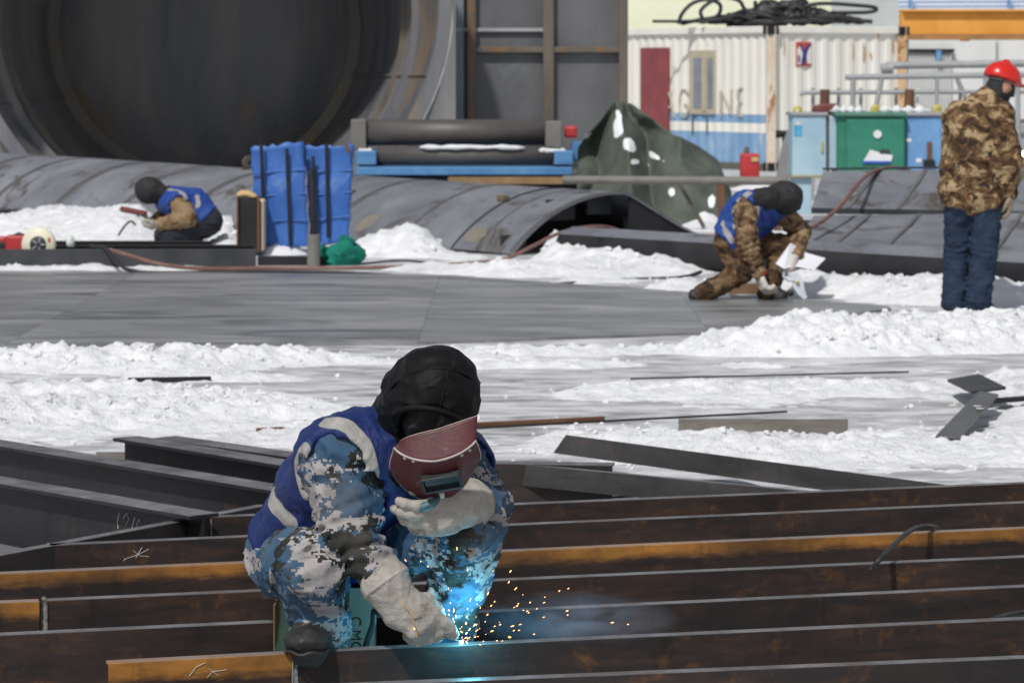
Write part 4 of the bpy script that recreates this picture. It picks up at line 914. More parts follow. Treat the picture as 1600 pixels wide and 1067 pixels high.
    RS = surf('rust_streak', (.42, .24, .11), (.58, .42, .26), 6, (.7, .9))
    for x, y0, y1, wd in ((1350, 70, 100, 3), (1360, 82, 92, 2.5), (1333, 66, 96, 1.5), (1225, 60, 90, 1.5), (1372, 45, 66, 1.5), (1395, 60, 84, 2)): pv('rust_streak', [(x - wd * .4, y0), (x + wd * .5, y0 + 3), (x + wd, (y0 + y1) / 2), (x + wd * .3, y1), (x - wd * .6, y1 - 5)], .002, RS, .005)
    return C0, u, v, ht
C0, CU, CV, CH = container()
# tangled cables on the roof
o = thing('cable_heap', 'heap of black tangled cables on the container roof', 'cable heap', (C0.x + 1, C0.y + 2, CH)); r = random.Random(12)
for i in range(34):
    cx = r.gauss(1205, 45); d = 55.5 + r.uniform(0, .9); ln = r.uniform(25, 75); hgt = r.uniform(2, 16); y0 = 37.5 - (d - 54) * .5
    pts = [P(cx - ln, y0 - r.uniform(0, 3), d), P(cx - ln * .4, y0 - hgt * r.uniform(.4, 1), d + r.uniform(-.2, .2)), P(cx + ln * .2, y0 - hgt, d), P(cx + ln * .7, y0 - r.uniform(1, 8), d), P(cx + ln, y0 - r.uniform(0, 4), d)]
    m = MB(); m.tube(spline(pts, 5), r.uniform(.03, .05), 6); m.build('cable', RUBBER, o)
for pts in ([(1060, 38), (1066, 22), (1082, 6), (1105, 0), (1125, 8), (1120, 26), (1090, 32), (1064, 38)], [(1100, 34), (1095, 18), (1110, 4), (1130, -4), (1155, 2), (1165, 16), (1190, 24)], [(1240, 22), (1260, 10), (1290, 6), (1340, 9), (1366, 12), (1368, 17), (1350, 20), (1300, 21), (1260, 26)], [(1120, 34), (1140, 28), (1160, 36), (1210, 30), (1300, 28), (1345, 31)], [(1180, 2), (1182, 14), (1200, 22)], [(1150, 30), (1200, 16), (1246, 4), (1250, 18), (1290, 30)]):
    m = MB(); m.tube(spline([P(x, y, 55.8 + .01 * i) for i, (x, y) in enumerate(pts)], 6), .035, 7); m.build('cable', RUBBER, o)
pr = [cone(P(1140, 34, 55.9), P(1200, 25, 55.9), .09, .20, k=.1), cone(P(1200, 25, 55.9), P(1250, 17, 55.9), .20, .17, k=.1), cone(P(1250, 24, 55.9), P(1345, 31, 55.9), .15, .04, k=.1)]
me, V, _ = sculpt('cable_mass', pr, .03, fold=.10, fs=6, seed=9); link('cable_mass', me, RUBBER, o)
# buildings and girder behind
o = thing('workshop_building', 'pale yellow green workshop wall behind the container', 'building', (P(1180, 0, 78).x, 78, 0))
a, b = P(960, 0, 78).x, P(1300, 0, 78).x; m = MB(); m.box(((a + b) / 2, 80, 4), (b - a, 4, 8)); m.build('wall', YELGR, o)
a, b = b + .004, P(1404, 0, 78).x; m = MB(); m.box(((a + b) / 2, 80, 4), (b - a, 3.9, 7.98)); m.build('wall', GREYW, o)
m = MB(); m.box((P(1195, 0, 78).x, 77.97, P(0, 4, 78).z), (.1, .06, 1.6)); m.build('downpipe', GREYP, o)
o = thing('crane_girder', 'long orange crane girder stored above the white shed', 'girder', (P(1560, 0, 72).x, 72, 0))
a, b = P(1409, 20, 72), P(1900, 12, 72); zt, zb = P(0, 19, 72).z, P(0, 55, 72).z
m = MB(); m.box(((a.x + b.x) / 2, 72.3, (zt + zb) / 2), (b.x - a.x, .6, zt - zb)); m.build('web', ORANGE, o, bevel=.02)
m = MB(); m.box(((a.x + b.x) / 2, 72.25, zb - .06), (b.x - a.x, .9, .1)); m.build('flange', surf('orange_brown', (.25, .12, .04), (.4, .2, .06), 3), o); m = MB(); m.box(((a.x + b.x) / 2, 72.25, zt + .03), (b.x - a.x, .8, .05)); m.build('flange', ORANGE, o)
for x in (1509, 1700): 
    q = P(x, 0, 71.8).x; m = MB(); m.box((q, 71.93, zb - .08), (.2, .1, .13)); m.build('bolted_plate', ORANGE, o)
for x in (1395, 1640, 1850): m = MB(); m.box((P(x, 0, 72).x + .3, 72.9, zb / 2 - .06), (.3, .3, zb - .1)); m.build('support_post', GREYP, o)
o = thing('white_shed', 'white metal clad shed with a louvred window under the orange girder', 'shed', (P(1560, 0, 75).x, 75, 0))
a, b = P(1406, 0, 75).x, P(1960, 0, 75).x; m = MB(); m.box(((a + b) / 2, 77, 1.28), (b - a, 4, 2.56)); m.build('wall', PALEW, o)
x0, x1, z0, z1 = P(1414, 0, 74.9).x, P(1487, 0, 74.9).x, P(0, 180, 74.9).z, P(0, 82, 74.9).z
wn = MB(); wn.box(((x0 + x1) / 2, 74.97, (z0 + z1) / 2), (x1 - x0, .08, z1 - z0)); wn = wn.build('window', GREYW, o)
for i in range(14): m = MB(); m.box((x0 + (i + .5) * (x1 - x0) / 14, 74.90, (z0 + z1) / 2), (.035, .05, z1 - z0 - .06)); m.build('louvre_slat', PALEW, wn)
m = MB(); m.box(((x0 + x1) / 2, 74.88, z1 + .04), (x1 - x0 + .1, .16, .07)); m.build('window_hood', BLACKST, wn)
q = P(1467, 87, 74.7); m = MB(); m.box((q.x, 74.75, q.z), (.12, .1, .24)); m.build('blue_box', BLUECAB, o)
for x in (1558, 1640): m = MB(); m.box((P(x, 0, 74.9).x, 74.97, 1.2), (.04, .06, 2.3)); m.build('panel_joint', GREYP, o)
o = thing('far_shed', 'far pale shed roof with blue rails at the upper right', 'shed', (P(1560, 0, 95).x, 95, 0))
a, b = P(1380, 0, 95).x, P(2100, 0, 95).x; m = MB(); m.box(((a + b) / 2, 98, 2.2), (b - a, 6, 4.4)); m.build('wall', plain('pale_lilac_wall', (.72, .72, .76), .7, var=.06, scale=1), o)
for py in (4, 11): m = MB(); m.tube([P(1400, py, 94.6), P(1900, py - 2, 94.6)], .03, 6); m.build('rail', BLUECAB, o)
for px in (1422, 1576): m = MB(); m.tube([P(px, 14, 94.6), P(px, -20, 94.6)], .05, 6); m.build('rail_post', BLUECAB, o)
# ------------------------------------------------------------------ red can and leaning sheet by the container
q = G(1172, 279); q = P(1172, 279, 47); m = MB(); o = thing('fuel_can', 'red metal can with a spout standing by the container', 'can', (q.x, 47, 0))
m.box((q.x, 47.1, q.z + .18), (.28, .2, .37)); m.build('body', REDP, o, bevel=.03); m = MB(); m.tube([(q.x - .05, 47.1, q.z + .36), (q.x - .04, 47.1, q.z + .46)], [.045, .03], 10); m.build('spout', RIBST, o); m = MB(); m.box((q.x + .07, 46.99, q.z + .28), (.1, .015, .06)); m.build('label_tag', surf('ochre_tag', (.5, .35, .1), (.6, .45, .2), 5), o)
m = MB(); m.box((q.x, 47.15, q.z / 2 - .01), (.8, .5, max(.05, q.z - .02))); m.build('stand', RIBST, o)
m = MB(); m.prism([P(x, y, 46) for x, y in ((1236, 190), (1222, 225), (1210, 292), (1238, 300))], (0, .03, 0)); props(m.build('leaning_sheet', surf('grey_sheet', (.16, .16, .16), (.26, .26, .26), 3)), 'narrow grey sheet leaning beside the pale blue cabinet', 'sheet')
m = MB(); c = P(1219, 210, 46.2); m.tube([c + Vector((-.06, 0, 0)), c + Vector((.14, 0, .01))], [.06, .04], 8); m.tube([c + Vector((.05, .06, 0)), (c.x + .05, c.y + .06, 0)], .02, 6); props(m.build('lamp_bracket', BLACKST), 'small black fitting on a thin post by the container corner', 'fitting')
# ------------------------------------------------------------------ things round the left welder
def left_bay():
    # bars carrying the work
    for lb, y0, d, h, x1, kd in (('long dark channel steel along the far edge of the steel floor', 390, 28.0, .19, 400, 'channel'), ('dark steel beam right behind the far channel at left', 383, 28.7, .2, 395, 'ibeam'), ('thin dark beam nearest the crouching left worker', 377, 29.5, .21, 330, 'ibeam')):
        z = H - (y0 - HY) * d / F; bar('steel_beam', lb, 'steel beam', Vector((P(-120, 0, d).x, d, z)), Vector((P(x1, 0, d).x, d, z)), kd, STEEL if kd == 'channel' else BLACKST, z, .09, .012, .01, 'beams by the crouching left worker')
    m = MB(); a, b = P(402, 404, 28.4), P(505, 404, 28.4); m.box(((a.x + b.x) / 2, 28.5, .04), (b.x - a.x, .12, .08)); props(m.build('steel_bar', BLACKST), 'short dark bar on the ground in front of the blue panels', 'steel bar')
    # blue panels made of ribbed sheets on rods
    BL = surf('blue_plastic_sheet', (.022, .095, .36), (.05, .155, .47), 2.5, (.4, .6), 0, .45, .25, 8, (1, 1, .6), (.12, .22, .45), .60, 2.5, .02)
    d = 30.2
    for lb, cor, rods, zr in (('left blue ribbed panel with a jagged top edge', [(391, 232), (474, 221), (483, 385), (404, 388)], [(408, 226, 309), (448, 234, 385)], d), ('right blue ribbed panel, wider at the top', [(477, 229), (553, 226), (545, 375), (485, 388)], [(489, 246, 366), (510, 226, 372), (541, 226, 238)], d + .12)):
        q = [P(x, y, zr) for x, y in cor]; o = thing('blue_panel', lb, 'panel', ((q[0].x + q[1].x) / 2, zr, 0), 0, 'blue ribbed panels')
        nx, ny = 12, 24; V = []; rj = random.Random(int(cor[0][0]))
        for r_ in range(ny + 1):
            for c_ in range(nx + 1):
                p_ = q[0].lerp(q[3], r_ / ny).lerp(q[1].lerp(q[2], r_ / ny), c_ / nx); V.append(p_ + Vector((.006 * math.sin(r_ * 1.1), .02 * math.sin(c_ * .5 + 1) + .012 * math.sin(r_ * .45), (rj.uniform(-.02, .02) if r_ == 0 else 0))))
        Fc = [(r_ * (nx + 1) + c_, (r_ + 1) * (nx + 1) + c_, (r_ + 1) * (nx + 1) + c_ + 1, r_ * (nx + 1) + c_ + 1) for r_ in range(ny) for c_ in range(nx)]
        m = MB(); m.add(V, Fc, 0, True); ob = m.build('sheet', BL, o); sd = ob.modifiers.new('s', 'SOLIDIFY'); sd.thickness = .01
        for t in (.26, .49, .74, .985):
            a, b_ = q[0].lerp(q[3], t), q[1].lerp(q[2], t); m = MB(); m.tube([a.lerp(b_, f_ / 6) + Vector((0, -.012, .006 * math.sin(f_))) for f_ in range(7)], .009, 6); m.build('rib', BL, o)
        for (x, ya, yb) in rods: m = MB(); a = P(x, ya - 2, zr - .06); b_ = P(x + 6 * (1 if x < 500 and x > 440 else .5), yb, zr - .06); m.tube([a, b_], .017, 8); m.build('rod', RUST if x == 541 else BLACKST, o)
        m = MB(); a, b_ = q[3].lerp(q[2], .3), q[3].lerp(q[2], .7)
        for e in (a, b_): m.tube([e + Vector((0, .03, .3)), (e.x, zr + .3, 0)], .015, 6)
        m.build('prop', BLACKST, o)
    # dark open box with torn foam
    o = thing('dark_case', 'black upright case with torn yellow foam on top', 'case', (P(390, 0, 29.9).x, 29.9, 0))
    def bxp(n, x0, x1, y0, y1, dd, th, mat, bev=.008):
        a, b = P(x0, y1, dd), P(x1, y0, dd); m = MB(); m.box(((a.x + b.x) / 2, dd + th / 2, (a.z + b.z) / 2), (b.x - a.x, th, b.z - a.z)); return m.build(n, mat, o, bevel=bev)
    bxp('body', 371, 404, 308, 397, 29.9, .25, BLACKST); bxp('side_bar', 369.5, 372.5, 306, 395, 29.86, .05, RUST); bxp('side_bar', 402, 405.5, 308, 395, 29.85, .05, RUST); bxp('side_board', 407, 412, 314, 392, 29.9, .3, surf('pale_board', (.42, .37, .28), (.55, .48, .38), 5))
    FO = surf('torn_foam', (.50, .33, .14), (.68, .49, .26), 8, (.85, .95), 0, .2, .8, 20)
    m = MB(); m.tube([P(x, y, 30.0) for x, y in ((371, 306), (378, 303), (388, 303), (396, 308), (400, 316), (397, 319))], [.02, .035, .03, .04, .03, .015], 8); m.build('foam', FO, o); m = MB(); m.tube([P(406, 315, 30), P(413, 316, 30)], .03, 7); m.build('foam', FO, o)
    # stub of pipe, green bundle
    q = P(490, 415, 28.3); m = MB(); r_ = 10 * 28.3 / F; zt = P(0, 366, 28.3).z
    m.lathe([(r_ * .8, zt - .1), (r_ * .8, zt), (r_, zt), (r_, 0)], (q.x, 28.3, 0), n=20, smooth=False); props(m.build('pipe_stub', surf('dull_grey_pipe', (.13, .13, .12), (.20, .195, .185), 4, (.5, .7))), 'short grey pipe stub standing upright before the blue panels', 'pipe')
    m = MB(); q = P(489, 340, 28.3); m.tube([P(487, 262, 28.35), P(489, 366, 28.3), (q.x, 28.3, .02)], .022, 8); props(m.build('steel_rod', BLACKST), 'thin dark rod standing in the short pipe stub', 'rod')
    c = P(533, 395, 28.6); pr = [ell((c.x, 28.6, .07), (.19, .18, .11), k=.06), ell((c.x + .04, 28.6, .14), (.11, .11, .08), k=.06), cone((c.x - .2, 28.55, .04), (c.x, 28.6, .12), .05, .08, k=.06)]
    me, V, _ = sculpt('net_bundle', pr, .012, fold=.055, fs=6, seed=3); props(link('net_bundle', me, surf('green_netting', (.0, .10, .075), (.012, .24, .17), 10, (.7, .9), 0, .3, .8, 40, bdist=.02)), 'crumpled green netting bundle beside the pipe stub', 'netting')
    # red cutting machine with pale wheel
    o = thing('cutting_machine', 'red cutting machine with a cream wheel at the left edge', 'machine', (P(40, 0, 28.4).x, 28.3, P(0, 402, 28.3).z))
    c = P(61, 382, 28.2); m = MB(); m.lathe([(.0, -.02), (.075, -.02), (.085, -.035), (.14, -.035), (.152, -.01), (.152, .02), (.14, .035), (0, .035)], c, (-.1, -1, 0), 36); m.build('wheel', plain('cream_wheel', (.68, .66, .52), .5, var=.1), o)
    HB = plain('dark_hub', (.03, .03, .035), .5); m = MB(); m.lathe([(0, .045), (.06, .045), (.075, .036), (.075, 0)], c, (-.1, -1, 0), 20); hub = m.build('hub', HB, o)
    for i in range(5):
        a = 6.283 * i / 5; m = MB(); m.tube([c + Vector((.02 * math.cos(a), -.05, .02 * math.sin(a))), c + Vector((.062 * math.cos(a), -.05, .062 * math.sin(a)))], .008, 6); m.build('spoke', GREYP, hub)
    m = MB(); q = c + Vector((.1, -.04, .04)); m.box(q, (.03, .012, .04)); m.build('red_mark', REDP, o)
    def bo(n, x0, x1, y0, y1, dd, th, mat, bev=.02):
        a, b = P(x0, y1, dd), P(x1, y0, dd); m = MB(); m.box(((a.x + b.x) / 2, dd + th / 2, (a.z + b.z) / 2), (b.x - a.x, th, b.z - a.z)); return m.build(n, mat, o, bevel=bev)
    bo('motor_housing', 8, 38, 368, 398, 28.25, .14, REDP); bo('handle_body', -60, 10, 370, 384, 28.3, .1, REDP); bo('gearbox', -8, 14, 378, 400, 28.28, .12, BLACKST); m = MB(); m.tube([P(12, 374, 28.3), P(30, 366, 28.3), P(44, 372, 28.3)], .02, 8); m.build('guard', BLACKST, o)
    c = P(110, 380, 28.7); m = MB(); m.lathe([(0, 0), (.035, 0), (.04, .04), (.03, .085), (.012, .1), (0, .1)], (c.x, 28.7, c.z - .03), n=14); props(m.build('bottle_cap_jar', plain('pale_plastic', (.55, .60, .56), .4)), 'small pale plastic jar on the beam near the cream wheel', 'jar')
left_bay()
# hoses and cables over the steel floor
cable('rubber_hose', 'brown red hose trailing along the far edge of the steel floor', [P(170, 390, 27.9), P(205, 400, 27.7), P(250, 413, 27.5), P(320, 420, 27.6), P(430, 419, 27.9), P(560, 419, 27.9), P(690, 414, 28.3), P(780, 407, 28.7), P(830, 386, 29.0), P(870, 366, 29.3), P(910, 356, 29.6), P(945, 355, 29.9), P(970, 362, 30.2), P(985, 372, 30.5)], .018, HOSE, n=6)
cable('rubber_cable', 'black cable draped over the far channel and across the floor edge', [P(140, 384, 28.6), P(165, 388, 27.95), P(185, 412, 27.5), P(215, 425, 27.2), P(300, 426, 27.3), P(450, 424, 27.4), P(600, 430, 27.1), P(740, 441, 26.2), P(850, 445, 25.9), P(960, 438, 26.5), P(1060, 434, 26.8), P(1095, 425, 27.2)], .016, RUBBER, n=6)
cable('rubber_cable', 'thin black cable on the snow beyond the green bundle', [P(560, 413, 28.6), P(640, 408, 29), P(760, 425, 27.6), P(840, 430, 27.1), P(930, 424, 27.6), P(1010, 428, 27.3)], .012, RUBBER, n=6)
cable('rubber_cable', 'thin black wire arching over the snow heap at far left', [P(185, 368, 31), P(196, 352, 31), P(205, 346, 31), P(212, 352, 31)], .01, RUBBER)
o = thing('timber_offcut', 'brown timber offcut lying behind the kneeling worker', 'timber', G(1170, 462)); q = G(1170, 462); m = MB(); m.box((q.x, q.y + .2, .04), (.3, .1, .08), rotm('Z', 12)); m.build('board', surf('brown_timber', (.14, .075, .04), (.22, .13, .075), 5, (.7, .9)), o, bevel=.006)
# ------------------------------------------------------------------ people
def nrm(v): v = np.array(v, float); return v / np.linalg.norm(v)
def hand_prims(wr, fwd, pn, thumb, curl=(.5, .7, .5), s=1.0, r=.0125, tag='glove', spread=1.35):
    wr = np.array(wr, float); fwd = nrm(fwd); pn = np.array(pn, float); pn = nrm(pn - fwd * (pn @ fwd)); lat = np.cross(fwd, pn) * thumb; out = []
    for i, (o, ln) in enumerate(zip((.034, .0115, -.0115, -.034), (.073, .082, .077, .060))):
        kn = wr + fwd * (.092 - .004 * abs(i - 1)) * s + lat * o * s; out.append(cone(wr + lat * o * .55 * s, kn, .021 * s, r * 1.25 * s, tag, .018))
        p = kn; a = 0; d_l = lat * (o * spread / .034 * .10)
        for j, (fr, c) in enumerate(zip((.45, .31, .24), curl[i] if isinstance(curl[0], tuple) else curl)):
            a += c * (1 + .08 * (i - 1.5)); dr = nrm(fwd * math.cos(a) + pn * math.sin(a) + d_l * max(0, math.cos(a))); q = p + dr * ln * fr * s * 1.1
            out.append(cone(p, q, r * (1.08 - .1 * j) * s, r * (1.0 - .1 * j) * s, tag, .005)); p = q
    b = wr + fwd * .028 * s + lat * .026 * s; k1 = b + (fwd * .6 + lat * .65 + pn * .35) * .045 * s; k2 = k1 + nrm(fwd * .85 + lat * .15 + pn * .5) * .034 * s; k3 = k2 + nrm(fwd * .85 - lat * .1 + pn * .6) * .028 * s
    out += [cone(b, k1, .019 * s, r * 1.25 * s, tag, .016), cone(k1, k2, r * 1.2 * s, r * 1.1 * s, tag, .006), cone(k2, k3, r * 1.1 * s, r * .95 * s, tag, .006)]
    return out
def polyd(X, pts):
    d = np.full(len(X), 9.0)
    for a, b in zip(pts[:-1], pts[1:]):
        a, b = np.array(a), np.array(b); ba = b - a; t = np.clip((X - a) @ ba / (ba @ ba), 0, 1); d = np.minimum(d, np.linalg.norm(X - a - t[:, None] * ba, axis=1))
    return d
def snap(V, pts):
    "photo points -> nearest point of the garment's near side"
    px = 800 + F * V[:, 0] / V[:, 1]; py = HY + F * (H - V[:, 2]) / V[:, 1]; out = []
    for x, y in pts:
        d2 = (px - x) ** 2 + (py - y) ** 2; c = np.nonzero(d2 < max(d2.min() * 2, 30))[0]; i = c[np.argmin(V[c, 1])]; out.append(V[i])
    return out
def human(name, label, J, rad, mats, order, h, loc, up='jacket', low='trouser', fold=.012, seed=1, extra=(), boots='boot', torso_k=.06, group=None):
    """one continuous clothed body. J: joints as px triples; rad: limb radii; returns root, dict of prim lists"""
    j = {k: np.array(P(*v)) for k, v in J.items()}; r = dict(sh=.09, el=.072, wr=.052, hip=.115, kn=.082, an=.062, waist=.135, chest=.145); r.update(rad)
    mh, ms = (j['hr'] + j['hl']) / 2, (j['sr'] + j['sl']) / 2; bend = j.get('mid', (mh + ms) / 2)
    T = [cone(j['sr'], j['sl'], r['sh'] * .98, tag=up, k=torso_k), cone(mh * .8 + bend * .2, bend, r['waist'], r['chest'], up, torso_k), cone(bend, ms, r['chest'], r['chest'] * .86, up, torso_k),
         cone(j['hr'] * .9 + j['sr'] * .1, j['sr'] * .85 + ms * .15, r['waist'] * .8, r['sh'], up, torso_k), cone(j['hl'] * .9 + j['sl'] * .1, j['sl'] * .85 + ms * .15, r['waist'] * .8, r['sh'], up, torso_k)]
    A = []
    for s in 'rl': A += [cone(j['s' + s], j['e' + s], r['sh'], r['el'] * 1.05, up, .03), cone(j['e' + s], j['w' + s], r['el'], r['wr'], up, .012)]
    Lg = [cone(j['hr'], j['hl'], r['hip'], tag=low, k=.05)]
    for s in 'rl': Lg += [cone(j['h' + s], j['k' + s], r['hip'], r['kn'] * 1.05, low, .010), cone(j['k' + s], j['a' + s], r['kn'], r['an'] * 1.1, low, .010)]
    Ft = []
    for s in 'rl': Ft += [cone(j['a' + s], j['t' + s], r.get('ft', .048), r.get('ft', .048) * .95, boots, .02), cone(j['a' + s] - np.array((0, 0, .0)), j['a' + s] + (j['a' + s] - j['t' + s]) * .25, r.get('ft', .048), r.get('ft', .048) * .9, boots, .02)]
    Nk = [cone(ms, j['nk'], .075, .062, 'skin', .04)]
    prims = T + A + Lg + Ft + Nk + list(extra)
    def wr(X, v):
        out = v.copy()
        for nm_ in ('el', 'er', 'kl', 'kr'):
            c = j[nm_]; w_ = np.exp(-(np.linalg.norm(X - c, axis=1) / .13) ** 2); a, b = (j['s' + nm_[1]], j['w' + nm_[1]]) if nm_[0] == 'e' else (j['h' + nm_[1]], j['a' + nm_[1]])
            ax_ = nrm(b - a); t = (X - c) @ ax_; ph = vnoise(X * 11, 4) * 5
            out -= w_ * fold * .55 * np.sin(t * 150 + ph)
        for nm_ in ('wl', 'wr', 'al', 'ar'):      # bunched cloth above cuffs
            c = j[nm_]; w_ = np.exp(-(np.linalg.norm(X - c, axis=1) / .10) ** 2); b = j[('e' if nm_[0] == 'w' else 'k') + nm_[1]]; t = (X - c) @ nrm(b - c); out -= w_ * fold * .4 * np.sin(t * 170 + vnoise(X * 9, 6) * 4)
        return out
    me, V, Cn = sculpt('body', prims, h, fold=fold, seed=seed, wr=wr)
    me.polygons.foreach_set('material_index', tags(prims, Cn, order))
    o = thing(name, label, 'person', loc, 0, group); link('body', me, mats, o)
    return o, j, dict(T=T, A=A, L=Lg, F=Ft, N=Nk), V
def vest(o, j, pr, h, hem_pt, hem_n, mat, bands, wid, fold=.01, seed=2, grow=.016, arm=.1):
    sub = [cone(j['s' + s] + (j['e' + s] - j['s' + s]) * .06 + np.array((0, -.03, 0)), j['e' + s], arm, arm, k=.012) for s in 'rl']
    hp, hn = np.array(P(*hem_pt)), nrm(hem_n)
    def cut(X, v): return np.maximum(v, (X - hp) @ hn + .006 * np.sin(X[:, 0] * 60))
    me, V, _ = sculpt('safety_vest', pr['T'] + pr['L'][:1], h, sub=sub, fold=fold, fs=11, cut=cut, grow=grow, seed=seed)
    d = np.full(len(V), 9.0)
    for b in bands: d = np.minimum(d, polyd(V, snap(V, b)))
    attr(me, 'band', .5 + (wid - d) * 8); return link('safety_vest', me, mat, o)
def hood(o, c, f, rad, drape, h, mat, open_=True, seam=True, up=(0, 0, 1)):
    c = np.array(P(*c)); f = nrm(f); u = np.array(up, float); u = nrm(u - f * (u @ f)); lat = np.cross(f, u); M = np.stack([lat, f, u], 1); r = np.array(rad)
    pr = [ell(c, r, M, 'h', .04)] + [cone(P(*a), P(*b), ra, rb, 'h', .05) for a, b, ra, rb in drape]
    oc = c + f * r[1] * 1.0 + u * r[2] * .06
    sub = [ell(oc, (r[0] * .72, r[1] * .75, r[2] * .72), M, k=.012)] if open_ else []
    me, V, _ = sculpt('hood', pr, h, sub=sub, fold=.010, fs=12, seed=8); ho = link('hood', me, mat, o)
    if seam:
        def arc(a, b, t0, t1, lift=-.001):
            pts = []
            for i in range(25):
                t = t0 + (t1 - t0) * i / 24; dv = math.cos(t) * np.array(a) + math.sin(t) * np.array(b); pts.append(Vector(c + M @ (dv * (r + lift))))
            return pts
        for pts in (arc((0, 1, 0), (0, 0, 1), .25, 2.9), arc((1, .12, 0), (0, 0, 1), .0, 3.14)):
            m = MB(); m.tube(pts, .0028, 6); m.build('seam', mat, ho)
    return ho, c, f, lat, u
# ---------------- the welder in front
def welder():
    J = dict(nk=(640, 645, 8.66), sr=(530, 714, 8.58), sl=(704, 726, 8.74), hr=(452, 872, 8.90), hl=(545, 880, 9.02), er=(550, 838, 8.52), wr=(606, 914, 8.46), el=(748, 796, 8.66), wl=(722, 792, 8.47), mid=(535, 775, 8.84),
             kr=(488, 886, 8.48), ar=(503, 982, 8.60), tr=(481, 1001, 8.49), kl=(735, 820, 8.54), al=(692, 1004, 8.84), tl=(680, 1034, 8.76))
    c = P(676, 622, 8.54); f = nrm((-.10, -.64, -.76)); u0 = np.array((.28, 0, 1.)); u = nrm(u0 - f * (u0 @ f)); lat = np.cross(f, u); c_ = np.array(c)
    M = np.stack([lat, f, u], 1)
    head = [ell(c_ + f * .02 - u * .01, (.078, .10, .115), M, 'skin', .03), cone(c_ + f * .10 - u * .02, c_ + f * .135 - u * .035, .013, .018, 'skin', .02), ell(c_ + f * .10 + u * .02, (.05, .02, .012), M, 'skin', .02), ell(c_ + f * .085 - u * .09, (.035, .03, .03), M, 'skin', .03),
            ell(c_ + f * .105 - u * .068, (.024, .012, .007), M, 'skin', .008), ell(c_ + lat * .08, (.012, .03, .035), M, 'skin', .01), ell(c_ - lat * .08, (.012, .03, .035), M, 'skin', .01), cone(c_ - u * .05, P(640, 650, 8.66), .06, .065, 'skin', .03)]
    order = ['jacket', 'trouser', 'skin', 'boot']
    o, j, pr, V = human('person', 'welder in blue camouflage, blue vest and black hood crouching with a mask', J, dict(sh=.096, el=.080, wr=.052, hip=.112, kn=.088, an=.068, waist=.135, chest=.15, ft=.05), [DIGI2, DIGI, LEATHERF, BOOT], order, .0072, tuple(P(560, 1015, 8.7).xy) + (.22,), fold=.016, extra=head)  # face and neck coloured black, painting in the shade under the hood
    vest(o, j, pr, .008, (437, 878, 8.85), (-.62, .30, -.73), VEST, [[(510, 655), (548, 662), (572, 690), (580, 730), (574, 775)], [(470, 700), (462, 735), (480, 765)], [(420, 770), (432, 800), (452, 818)]], .024, fold=.014, arm=.106)
    ho, c, f, lat, u = hood(o, (676, 622, 8.54), (-.10, -.64, -.76), (.122, .137, .150), [((660, 634, 8.6), (618, 676, 8.68), .115, .09), ((640, 660, 8.66), (622, 712, 8.64), .075, .05), ((620, 690, 8.60), (628, 748, 8.50), .055, .025)], .006, LEATHER, up=(.28, 0, 1))
    # raised rim of the face opening and the peak
    rim = [Vector(c + f * (.085 + .022 * math.sin(t)) + lat * (.096 * math.cos(t)) + u * (.010 + .098 * math.sin(t))) for t in np.linspace(-.35, math.pi + .35, 30)]
    m = MB(); m.tube(rim, .009, 8); m.build('hood_rim', LEATHER, ho)

    # gloves
    g1 = hand_prims(P(622, 938, 8.45), np.array(P(670, 980, 8.44)) - np.array(P(622, 938, 8.45)), (-.3, .85, -.35), 1, ((.20, .35, .25), (.55, .9, .6), (.7, 1.0, .7), (.8, 1.1, .7)), 1.05, .0165, spread=1.0)
    cf = [cone(P(603, 911, 8.46), P(626, 944, 8.445), .068, .046, 'glove', .03), cone(P(606, 930, 8.45), P(610, 966, 8.44), .026, .012, 'glove', .04), ell(P(640, 958, 8.445), (.046, .032, .042), None, 'glove', .03)]
    m = MB(); a_ = P(603, 911, 8.46); m.lathe([(.062, -.004), (.070, -.004), (.071, .004), (.066, .008)], a_, P(626, 944, 8.445) - a_, 22); m.build('glove_cuff', GLOVE, o)
    me, V, _ = sculpt('glove', g1 + cf, .0036, fold=.0035, fs=17, seed=4); link('glove', me, GLOVE, o)
    m = MB(); m.tube([P(625, 938, 8.40), P(640, 955, 8.39), P(648, 975, 8.385), P(652, 996, 8.39)], .0016, 5); m.tube([P(642, 960, 8.388), P(656, 954, 8.395)], .0014, 5); m.build('glove_stitch', surf('ochre_thread', (.42, .25, .09), (.5, .32, .13), 20), o)
    a = np.array(P(718, 796, 8.44)); b = np.array(P(655, 812, 8.38))
    g2 = hand_prims(a, b - a, (.0, .9, .35), -1, ((.15, .5, .6), (.25, .55, .6), (.35, .7, .6), (.5, .8, .6)), 1.06, .0150, spread=1.5); cf = [cone(P(734, 787, 8.48), P(706, 800, 8.43), .067, .046, 'glove', .03), ell(P(694, 806, 8.415), (.042, .026, .042), None, 'glove', .03)]
    me, V, _ = sculpt('glove', g2 + cf, .0036, fold=.0035, fs=17, seed=14); link('glove', me, GLOVE, o)
    # toe ridges of the near boot
    t = np.array(P(481, 1000, 8.47))
    me, V, _ = sculpt('boot_toe', [ell(t + np.array((0, 0, .002)), (.060, .075, .036), None, 'b', .01), cone(t + np.array((0, .02, -.03)), t + np.array((0, .10, -.02)), .048, .045, 'b', .03)], .006, fold=.008, fs=30, seed=2); link('boot_toe', me, BOOT, o)
    for k_ in range(1):
        pts = [Vector(t + np.array((.059 * math.cos(q), -.072 * abs(math.sin(q)), -.024 + .016 * k_ + .004 * math.sin(q * 6)))) for q in np.linspace(.2, math.pi - .2, 14)]
        m = MB(); m.tube(pts, .005, 6); m.build('boot_ridge', BOOT, o)
welder()
